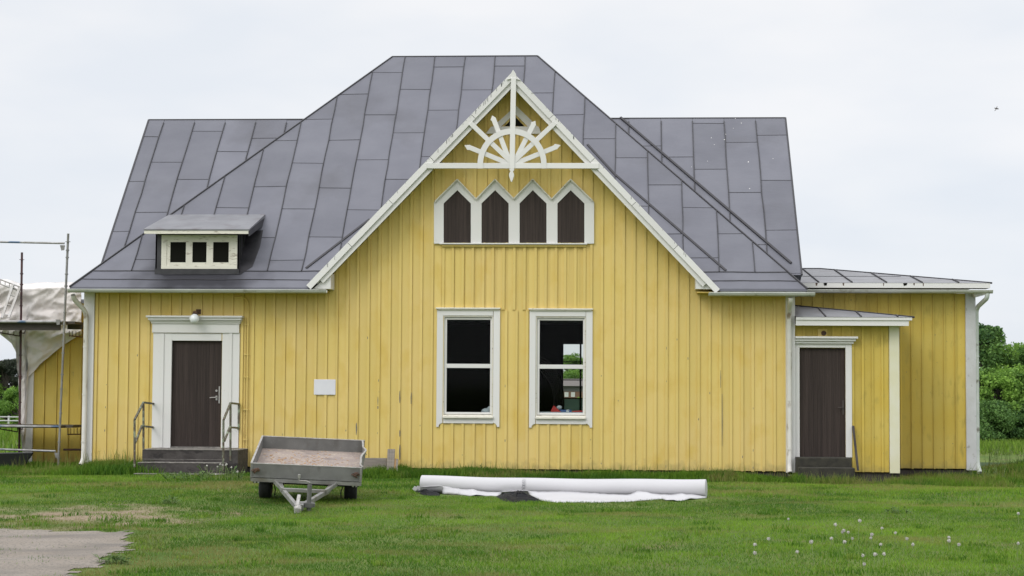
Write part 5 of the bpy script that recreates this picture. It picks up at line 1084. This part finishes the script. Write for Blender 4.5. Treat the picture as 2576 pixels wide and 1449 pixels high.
for (y0_, y1_, nm) in ((803, 834, 0), (1066, 1081, 1)):
    g = MB(); a = at(-160, y0_+2, .42); b = at(203, y0_+4, 1.25); zt_ = at(80, y0_+4, .42).z; th_ = .05
    for k in range(4): y = .42+k*.24; g.box(at(-160, 900, .4).x, at(158 if k == 0 else 206, 900, .42 if k == 0 else 1.2).x, y, y+.235, zt_-th_, zt_, random.random())
    child(g, 'deck', M['plank'], sf)
    g = MB(); zt2 = zt_-.052
    g.tube([(at(-160, 900, .38).x, .385, zt_-.02), (at(156, 900, .38).x, .385, zt_-.02)], .03 if nm == 0 else .022, 10); child(g, 'ledger', M['bluetube'], sf, smooth=2)
    if nm == 0: g = MB(); g.box(at(-160, 900, .5).x, at(150, 900, .5).x, .5, .55, zt_-.19, zt_-.055); g.box(at(168, 900, 1.1).x, at(206, 900, 1.1).x, 1.1, 1.15, zt_-.15, zt_-.055); child(g, 'deck_beam', M['plank'], sf)
    # lattice brackets
    g = MB(); x0_ = at(-10, 900, 1.3).x; x1_ = at(48, 900, 1.3).x; zz0 = zt_-.19 if nm == 0 else zt_-.06; dy_ = 0
    g.tube([(x0_, 1.3, zz0-.02), (x1_, 1.3, zz0-.10)], .012, 6); 
    for k in range(5): t = k/4; g.tube([(x0_+(x1_-x0_)*t, 1.3, zz0), (x0_+(x1_-x0_)*t, 1.3, zz0-.02-.08*t)], .008, 6)
    g.tube([(x1_-.01, 1.3, zz0-.03), (x1_+.10, 1.3, zz0-.04), (x1_+.13, 1.3, zz0+.06)], .012, 6)
    child(g, 'bracket', M['redst'], sf); g = MB()
    x0_ = at(162, 900, .5).x; x1_ = at(206, 900, 1.1).x
    g.tube([(x0_, .8, zz0-.10 if nm == 0 else zz0-.13), (x1_, 1.1, zz0-.12 if nm == 0 else zz0-.13)], .012, 6)
    for k in range(5): t = k/4; g.tube([(x0_+(x1_-x0_)*t, .8+.3*t, zz0), (x0_+(x1_-x0_)*t, .8+.3*t, zz0-.12)], .007, 6)
    child(g, 'bracket', M['redst'], sf)
for (px_, py_) in ((157, 623), (146, 810), (143, 1145)):
    g = MB(); c = at(px_, py_, .33); g.prism([(c.x-.05, c.z+.05), (c.x+.05, c.z+.05), (c.x+.04, c.z-.05), (c.x-.02, c.z-.06)], .32, .335); g.tube([(c.x-.03, .33, c.z), (c.x+.05, .33, c.z+.03)], .012, 6); child(g, 'coupler', M['zinc'], sf)
# ladder
la = empty('ladder', at(20, 800, 1.0), 'short aluminium ladder leaning on the upper scaffold deck', 'ladder')
g = MB()
A0, A1, B0, B1 = at(*zA(20, 985), .95), at(*zA(128, 655), 1.2), at(*zA(85, 985), .95), at(*zA(192, 690), 1.2)
g.bar(A0, A1, .05, .03, (0, 1, 0)); g.bar(B0, B1, .05, .03, (0, 1, 0)); child(g, 'side_rail', M['alu'], la)
for t in (.1, .4, .7, .93): g = MB(); g.tube([A0.lerp(A1, t), B0.lerp(B1, t)], .014, 8); child(g, 'rung', M['alu'], la)
g = MB(); c0_, c1_ = at(*zA(-60, 580), 1.2), at(*zA(205, 680), 1.2); c2_, c3_ = at(*zA(-60, 625), 1.2), at(*zA(205, 725), 1.2); g.tube([c0_, c1_], .014, 8); g.tube([c2_, c3_], .014, 8)
for k in range(6): t = (k+.5)/6; g.tube([c0_.lerp(c1_, t), c2_.lerp(c3_, t)], .009, 6)
child(g, 'bracket', M['alu'], sf)

# ------------------------------------------------------------------ tarpaulin
cols = [(-140, 703, 815), (-60, 703, 830), (0, 704, 840), (15, 702, 852), (30, 704, 864), (42, 710, 890), (50, 712, 1000), (57, 713, 1150), (64, 713, 1120), (72, 713, 948), (85, 712, 935), (100, 711, 918), (130, 710, 893), (160, 709, 868), (190, 711, 850), (207, 712, 840)]
g = MB(); N_ = 170; K2 = 60; gv = []
for i in range(N_+1):
    x = -140+347*i/N_
    for a, b in zip(cols[:-1], cols[1:]):
        if a[0] <= x <= b[0]+1e-6: t = (x-a[0])/(b[0]-a[0]); yt, yb4 = a[1]+(b[1]-a[1])*t, a[2]+(b[2]-a[2])*t; break
    for k in range(K2+1):
        t = k/K2
        if t < .18:
            u = t/.18; Yq = 3.9+(1.53-3.9)*u; zt_ = at(x, yt, 3.9).z; p = at(x, yt, Yq); z1_ = at(x, yt+14, 1.53).z; p = Vector((at(x, yt, 3.9).x*(1-u)+at(x, yt+14, 1.53).x*u, Yq, zt_*(1-u)+z1_*u-.03*math.sin(math.pi*u)))
        else:
            u = (t-.18)/.82; Yq = 1.53+.08*math.sin(min(1, u*1.5)*math.pi/2); p = at(x, yt+14+(yb4-yt-14)*u, Yq)
            amp = .028 if u < .95 else .01
            w_ = Vector((p.x*1.1+p.z*.9, 0, p.z*2.6-p.x*1.3)); f1 = 1-abs(noise.noise(w_*1.3))*2; f2 = 1-abs(noise.noise(w_*3.1+Vector((5, 1, 2))))*2; f3 = 1-abs(noise.noise(p*9))*2
            p.y -= .0+(.075*f1+.022*f2+.006*f3)*(1 if u < .95 else .4)
        if t < .18: p.z += .035*noise.noise(Vector((p.x*3, p.y*3, 1)))
        gv.append(tuple(p))
g.v = gv
for i in range(N_):
    for k in range(K2): a = i*(K2+1)+k; g.f.append((a, a+1, a+K2+2, a+K2+1)); g.t.append(.5); g.m.append(0)
to = g.build('tarpaulin', M['tarp'], smooth=1); tag(to, 'crumpled off-white tarpaulin draped over the left lean-to roof behind the scaffold', 'tarpaulin')
s_ = to.modifiers.new('thickness', 'SOLIDIFY'); s_.thickness = .004

# ------------------------------------------------------------------ wheelbarrow
wc = at(22, 1195, .2); wh = empty('wheelbarrow', (wc.x, .2, gzf(wc.x, .2)), 'black wheelbarrow parked under the scaffold at the left edge', 'wheelbarrow')
g = MB(); tz_ = at(30, 1140, .0).z; bx = [at(px, py, Yq) for px, py, Yq in ((-60, 1140, -.1), (86, 1137, -.1), (80, 1140, .5), (-60, 1142, .5))]; lowz = at(30, 1172, .2).z
g.hexa([(bx[0].x+.1, .0, lowz), (bx[1].x-.22, .0, lowz), (bx[2].x-.22, .4, lowz), (bx[3].x+.1, .4, lowz)]+bx); child(g, 'tray', M['black'], wh, bev=.02)
g = MB(); c = at(38, 1186, .1); g.tube([c+Vector((-.04, 0, 0)), c+Vector((.04, 0, 0))], .15, 20); child(g, 'wheel', M['rubber'], wh, smooth=2)
for s_ in (-.16, .16):
    g = MB(); g.tube([(c.x+s_-.35, .2, lowz), (c.x+s_*1.8-.1, .1, lowz-.02), (c.x+s_*2.2-.1, .12, c.z-.1)], .014, 8); child(g, 'leg', M['black'], wh)

# ------------------------------------------------------------------ trees
def tree_mesh(seed, H, Rw, nclump, nleaf, ls, leafm, low=.12, trunk=True, oval=1.0, lop=.0):
    rs = np.random.default_rng(seed); t = MB(); r_ = random.Random(seed)
    t.tube([(0, 0, -.4), (.05, 0, H*.25), (-.05, .05, H*.55), (.05, 0, H*.85)], [H*.03, H*.024, H*.016, H*.004], 8)
    cl_ = []
    for i in range(nclump):
        a = r_.uniform(0, 2*math.pi); zf = r_.uniform(low, 1); env = math.sin(math.pi*min(1, (zf-low*.6)/(1.06-low*.6))**.75)**.7; rr = Rw*env*r_.uniform(.35, 1.0)
        c = Vector((math.cos(a)*rr, math.sin(a)*rr, H*zf*.95)); s = Rw*r_.uniform(.18, .36)*(.6+.5*env); cl_.append((c, s, r_.uniform(-.3, .3)))
        st_z = max(.15, zf-.25)*H; t.tube([(0, 0, st_z*.8), tuple(c*.5+Vector((0, 0, st_z*.45))), tuple(c)], [H*.011, H*.006, H*.002], 5)
    n = nclump*nleaf; C0 = np.repeat(np.array([c for c, _, _ in cl_]), nleaf, 0); SS = np.repeat([s for _, s, _ in cl_], nleaf); TT = np.repeat([q for _, _, q in cl_], nleaf)
    d = rs.normal(size=(n, 3)); d /= np.linalg.norm(d, axis=1)[:, None]; rad = rs.random(n)**.45; P_ = C0+d*(rad*SS)[:, None]*np.array([1, 1, .75]); P_[:, 2] = np.maximum(P_[:, 2], .1)
    u = rs.normal(size=(n, 3)); u /= np.linalg.norm(u, axis=1)[:, None]; v = np.cross(u, rs.normal(size=(n, 3))); v /= np.linalg.norm(v, axis=1)[:, None]; L_ = ls*rs.uniform(.6, 1.4, n)[:, None]
    q = np.stack([P_-u*L_, P_+v*L_*.55, P_+u*L_, P_-v*L_*.55], 1).reshape(-1, 3)
    me = bpy.data.meshes.new('crown'); me.vertices.add(len(q)); me.vertices.foreach_set('co', q.ravel()); me.loops.add(4*n); me.loops.foreach_set('vertex_index', np.arange(4*n)); me.polygons.add(n); me.polygons.foreach_set('loop_start', np.arange(n)*4); me.update(calc_edges=True)
    me.attributes.new('tone', 'FLOAT', 'FACE').data.foreach_set('value', np.clip(.5+TT+rs.uniform(-.3, .3, n), 0, 1)); me.materials.append(M[leafm])
    tm = bpy.data.meshes.new('trunk'); tm.from_pydata(t.v, [], t.f); tm.materials.append(M['barkm']); return tm, me
TM = {'bright': tree_mesh(1, 6, 3.2, 60, 300, .13, 'leaf', .02), 'tall': tree_mesh(2, 8.5, 3.0, 60, 260, .13, 'leafd', .1), 'tall2': tree_mesh(3, 8, 3.4, 46, 260, .13, 'leaf', .15),
      'bush': tree_mesh(5, 3.5, 3.4, 40, 320, .11, 'leafd', .02), 'pine': tree_mesh(4, 7, 2.0, 46, 300, .10, 'pine', .15), 'shrub': tree_mesh(6, 2.2, 1.5, 20, 220, .08, 'leaf', .03)}
def tree(kind, x, y, s, rz, label, name='tree', cat='tree', group=None, z=None):
    root = empty(name, (x, y, (gzf(x, y)-.1 if z is None else z)), label, cat, group); root.scale = (s,)*3; root.rotation_euler.z = rz
    for nm, me_ in zip(('trunk', 'crown'), TM[kind]): o = bpy.data.objects.new(nm, me_); col.objects.link(o); o.parent = root
    return root
def trow(px, Y): return at(px, 1000, Y).x
GR = 'trees on the far river bank'
for kind, px, Y, s, rz, lb in (
    ('tall', 2476, 104, 1.02, .3, 'tall dark green tree rising just right of the extension corner'), ('tall2', 2540, 108, .90, 1.1, 'lighter green tall tree behind the right-hand bushes'), ('tall2', 2506, 105, .95, 3.7, 'tall green tree between the dark tree and the lighter one'), ('tall', 2610, 106, .86, 2.2, 'dark green tree at the right edge of the picture'),
    ('tall2', 2705, 108, .95, 4, 'pale green tree beyond the right edge of the view'), ('bright', 2515, 91, .86, .5, 'bright green rounded bushy tree in front on the far bank'), ('bright', 2592, 92, .92, 2.6, 'bright green bushy tree at the right edge on the far bank'),
    ('bright', 2690, 93, 1.0, 3.9, 'bright green bushy tree beyond the right edge'), ('bush', 2490, 88, .8, .0, 'low dark bush spreading at the foot of the bank trees'), ('bush', 2562, 88.5, .78, 1.7, 'second low dark bush by the water on the far bank'), ('bush', 2650, 89, .85, 3.1, 'low dark bush by the water near the right edge'),
    ('tall', 2380, 106, .95, .9, 'dark tree hidden behind the right extension'), ('bright', 2400, 92, .9, 5.2, 'bright bushy tree hidden behind the right extension')):
    tree(kind, trow(px, Y), Y, s, rz, lb, group=GR)
GL = 'distant trees left of the house'
for kind, px, Y, s, rz, lb in (('pine', 12, 118, .88, .2, 'dark distant pine at the left edge'), ('pine', 34, 121, .90, 1.4, 'dark distant pine just left of the tarpaulin'), ('pine', -35, 120, .9, 2.4, 'dark distant pine beyond the left edge'), ('bright', 47, 100, .56, 3.3, 'pale green rounded tree behind the red scaffold pole'),
    ('bush', 12, 122, .8, .9, 'low distant bush between the pines'), ('tall2', -70, 116, .8, .9, 'green tree beyond the left edge')):
    tree(kind, trow(px, Y), Y, s, rz, lb, group=GL)
# what is seen through the two windows: trees and a low house far behind
GW = 'trees seen through the right window'
for kind, px, Y, s, rz, lb in (('tall2', 1434, 150, .74, .2, 'green tree seen left through the back window'), ('tall2', 1462, 152, .70, 1.9, 'green tree seen right through the back window'), ('bright', 1448, 145, .72, 4.2, 'round green tree behind the distant roof')): tree(kind, trow(px, Y), Y, s, rz, lb, group=GW, z=-.9)
tree('shrub', trow(1464, 118), 118, 1.0, .5, 'green shrub in front of the distant house', 'shrub', 'shrub', z=-1.6)
hy = 125; fh = empty('distant_house', (trow(1440, hy), hy, -2), 'low distant house with brown roof seen through the right window', 'house')
g = MB(); xa_, xb_ = trow(1395, hy), trow(1500, hy); z_e = at(1440, 971, hy).z; z_r = at(1440, 953, hy+3).z; g.add([(xa_, hy-.4, z_e), (xb_, hy-.4, z_e), (xb_, hy+3, z_r), (xa_, hy+3, z_r), (xb_, hy+6, z_e), (xa_, hy+6, z_e)], [(0, 1, 2, 3), (3, 2, 4, 5), (0, 3, 5), (1, 4, 2), (0, 5, 4, 1)]); child(g, 'roof', M['farroof'], fh)
g = MB(); zm = at(1440, 985, hy).z; g.box(xa_+.3, xb_-.3, hy, hy+5.5, zm, z_e-.01, .5, 1); g.box(xa_+.3, xb_-.3, hy+.02, hy+5.5, -2.6, zm, .5, 0); child(g, 'wall', [M['farwall'], M['fargrey']], fh)
for zx in (665, 770): r = rect(zN, zx-32, 1003, zx+32, 1080, hy-.05); g = MB(); g.box(r[0], r[1], hy-.05, hy, r[2], r[3]); g.box(r[0]+.18, r[1]-.18, hy-.06, hy-.051, r[2]+.15, r[3]-.12, .5, 1); child(g, 'window', [M['white'], M['black']], fh)
# distant white fence on the left
fn = empty('fence', (trow(20, 85), 85, -1.2), 'distant low pale post and rail fence at the left edge', 'fence'); g = MB(); z0_ = at(20, 1060, 85).z; z1_ = at(20, 1046, 85).z; xa_, xb_ = trow(-60, 85), trow(62, 85)
x = xa_
while x < xb_: g = MB(); g.box(x, x+.10, 85, 85.1, z0_-.5, z1_); child(g, 'post', M['white2'], fn); x += 1.1
for z in (z0_+.02, z1_-.1): g = MB(); g.box(xa_, xb_, 84.97, 84.999, z, z+.07); child(g, 'rail', M['white2'], fn)

# ------------------------------------------------------------------ weeds, dandelions
def weed(px, py, n, h, spread, seed, label, name='weed', up_=.5, Y=None, heads=0, mt='weed', lw=.022):
    rs = random.Random(seed); p0 = onground(px, py) if Y is None else Vector((at(px, py, Y).x, Y, gzf(at(px, py, Y).x, Y)))
    root = empty(name, (p0.x, p0.y, gzf(p0.x, p0.y)), label, 'weed'); g = MB(); s = MB()
    for i in range(n):
        a = rs.uniform(0, 6.28); l_ = h*rs.uniform(.5, 1.1); dx, dy = math.cos(a), math.sin(a); k = rs.uniform(.1, 1-up_); x0, y0 = rs.uniform(-spread, spread), rs.uniform(-spread, spread)*.5
        tip_ = Vector((x0+dx*l_*k, y0+dy*l_*k, l_)); s.tube([(x0, y0, -.02), tuple(Vector((x0+dx*l_*k*.3, y0+dy*l_*k*.3, l_*.55))), tuple(tip_)], [.004, .003, .0015], 4, tone=rs.random())
        for j in range(rs.randint(4, 8)):
            t = rs.uniform(.15, .95); c = Vector((x0+dx*l_*k*t, y0+dy*l_*k*t, l_*t)); b = rs.uniform(0, 6.28); e = lw*rs.uniform(1.5, 4)*(1.1-t*.5); w_ = lw*rs.uniform(.35, .7)
            d = Vector((math.cos(b), math.sin(b), rs.uniform(-.1, .7))); q = Vector((-math.sin(b), math.cos(b), 0))*w_; g.add([c, c+d*e*.5+q, c+d*e, c+d*e*.5-q], [(0, 1, 2, 3)], rs.random())
    g.build('leaves', M[mt], root); s.build('stem', M['stalk'], root); return root
weed(300, 1190, 34, .42, .34, 1, 'tall leafy weeds at the wall left of the front steps'); weed(345, 1196, 26, .34, .25, 2, 'leafy weed clump touching the left handrail foot')
weed(235, 1180, 14, .32, .15, 3, 'thin weeds at the left corner downpipe'); weed(560, 1205, 26, .24, .35, 4, 'pale weeds growing over the bottom step', lw=.03); weed(470, 1208, 26, .14, .45, 5, 'low broad-leaved weeds in front of the bottom step', lw=.03)
weed(600, 1180, 30, .30, .2, 6, 'weeds between the front steps and the trailer'); weed(1213, 1178, 8, .26, .04, 7, 'single small green plant at the wall above the roll', Y=-.1)
weed(2140, 1208, 22, .36, .16, 8, 'pale green stalky weeds in front of the porch steps'); weed(2090, 1208, 10, .30, .15, 9, 'thin weeds left of the stalky porch weeds'); weed(2535, 1180, 40, .5, .5, 10, 'leafy bright weeds on the bank at the right edge', Y=6)
weed(290, 1418, 22, .09, .13, 11, 'green tuft at the edge of the gravel path'); weed(430, 1268, 16, .10, .12, 12, 'small dark green weed tuft in the bare patch'); weed(2255, 1292, 14, .09, .16, 13, 'small weed tuft in the lawn right of the porch')
weed(2480, 1195, 34, .42, .35, 14, 'tall dark weeds at the right corner of the extension', Y=1.2)
def dandy(x, y, h, seed, lean=(0, 0), r_=.0145):
    g = MB(); rs = random.Random(seed); tp = Vector((lean[0]*h, lean[1]*h, h)); g.tube([(0, 0, -.02), (lean[0]*h*.3, 0, h*.5), tuple(tp)], [.0032, .003, .0026], 5)
    for k in range(46):
        d = Vector((rs.gauss(0, 1), rs.gauss(0, 1), rs.gauss(0, 1))).normalized(); q = d.orthogonal().normalized()*.003; c = tp+d*r_; g.add([c-q, c+d*.004, c+q, tp+d*r_*.3], [(0, 1, 2, 3)], .5, 1); q2 = d.cross(q); g.add([c-q2, c+d*.004, c+q2, tp+d*r_*.3], [(0, 1, 2, 3)], .5, 1)
    g.ball(tp, r_*.72, 8, 6, mi=1); me_ = g
    return g
DM = [dandy(0, 0, h, i, ln).build('dandelion', [M['stalk'], M['seed']]) for i, (h, ln) in enumerate(((.13, (.05, 0)), (.19, (-.1, .05)), (.08, (.1, 0)), (.24, (.08, 0))))]
zL = zc(2500, 1550, 2.548); used = [0]*4
DL = [((925, 760), 0), ((1130, 790), 1), ((992, 765), 2), ((1008, 765), 2), ((1045, 765), 2), ((1083, 820), 2), ((1257, 905), 1), ((1320, 875), 2), ((1448, 810), 0), ((1555, 828), 2), ((1605, 925), 0), ((738, 1000), 1), ((890, 830), 2), ((1002, 870), 2), ((352, 835), 2), ((218, 890), 2), ((232, 965), 2), ((1172, 1025), 0), ((1268, 985), 2), ((1350, 1020), 0), ((1185, 1055), 2), ((1920, 858), 2), ((2010, 885), 2), ((2530, 640), 0), ((2515, 960), 1), ((168, 262), 2), ((1915, 815), 2), ((1247, 800), 2), ((1330, 730), 2), ((515, 640), 2), ((590, 945), 2)]
PS = [((695, 1275), 3), ((765, 1275), 3), ((718, 1310), 3), ((815, 1230), 3), ((630, 1330), 3), ((690, 1340), 0), ((855, 1340), 0), ((735, 1225), 3), ((780, 1270), 3)]
def pdandy(p, k, label, group, Y=None):
    global used
    o = DM[k] if not used[k] else DM[k].copy()
    if used[k]: col.objects.link(o)
    used[k] = 1; o.location = (p.x, p.y, gzf(p.x, p.y)); o.rotation_euler.z = random.uniform(0, 6.28); s = random.uniform(.85, 1.2); o.scale = (s, s, s); tag(o, label, 'dandelion', group)
for q, k in DL: pdandy(onground(*zL(*q)), k, 'white dandelion seed head on a thin stalk in the right half of the lawn', 'dandelions in the lawn')
for q, k in PS: pdandy(onground(zD(*q)[0], 1207+(q[1] % 7)), k, 'white dandelion clock growing beside the front steps', 'dandelions by the front steps')
for zx in (1060, 1092, 1115, 1075, 1058): p = onground(zL(zx, 0)[0], 1212); pdandy(p, 3, 'white dandelion clock in the clump by the porch steps', 'dandelions by the porch')
# sparse small white daisies in lawn are left to the grass

# bird
g = MB(); c = at(2506, 273, 60); bd_ = [Vector((-.11, 0, .03)), Vector((-.03, 0, .01)), Vector((.05, 0, -.01)), Vector((.11, 0, -.02)), Vector((.14, 0, -.025))]
g.tube([c+p for p in bd_], [.006, .03, .034, .022, .008], 8)
g.add([c+Vector((0, -.02, 0)), c+Vector((.05, -.02, 0)), c+Vector((-.07, -.12, -.13)), c+Vector((-.13, -.14, -.15))], [(0, 1, 2, 3)]); g.add([c+Vector((0, .02, .01)), c+Vector((.04, .02, .01)), c+Vector((.10, .15, .14)), c+Vector((.06, .13, .13))], [(0, 1, 2, 3)])
tag(g.build('bird', M['inner']), 'small dark bird flying high in the pale sky at right', 'bird')
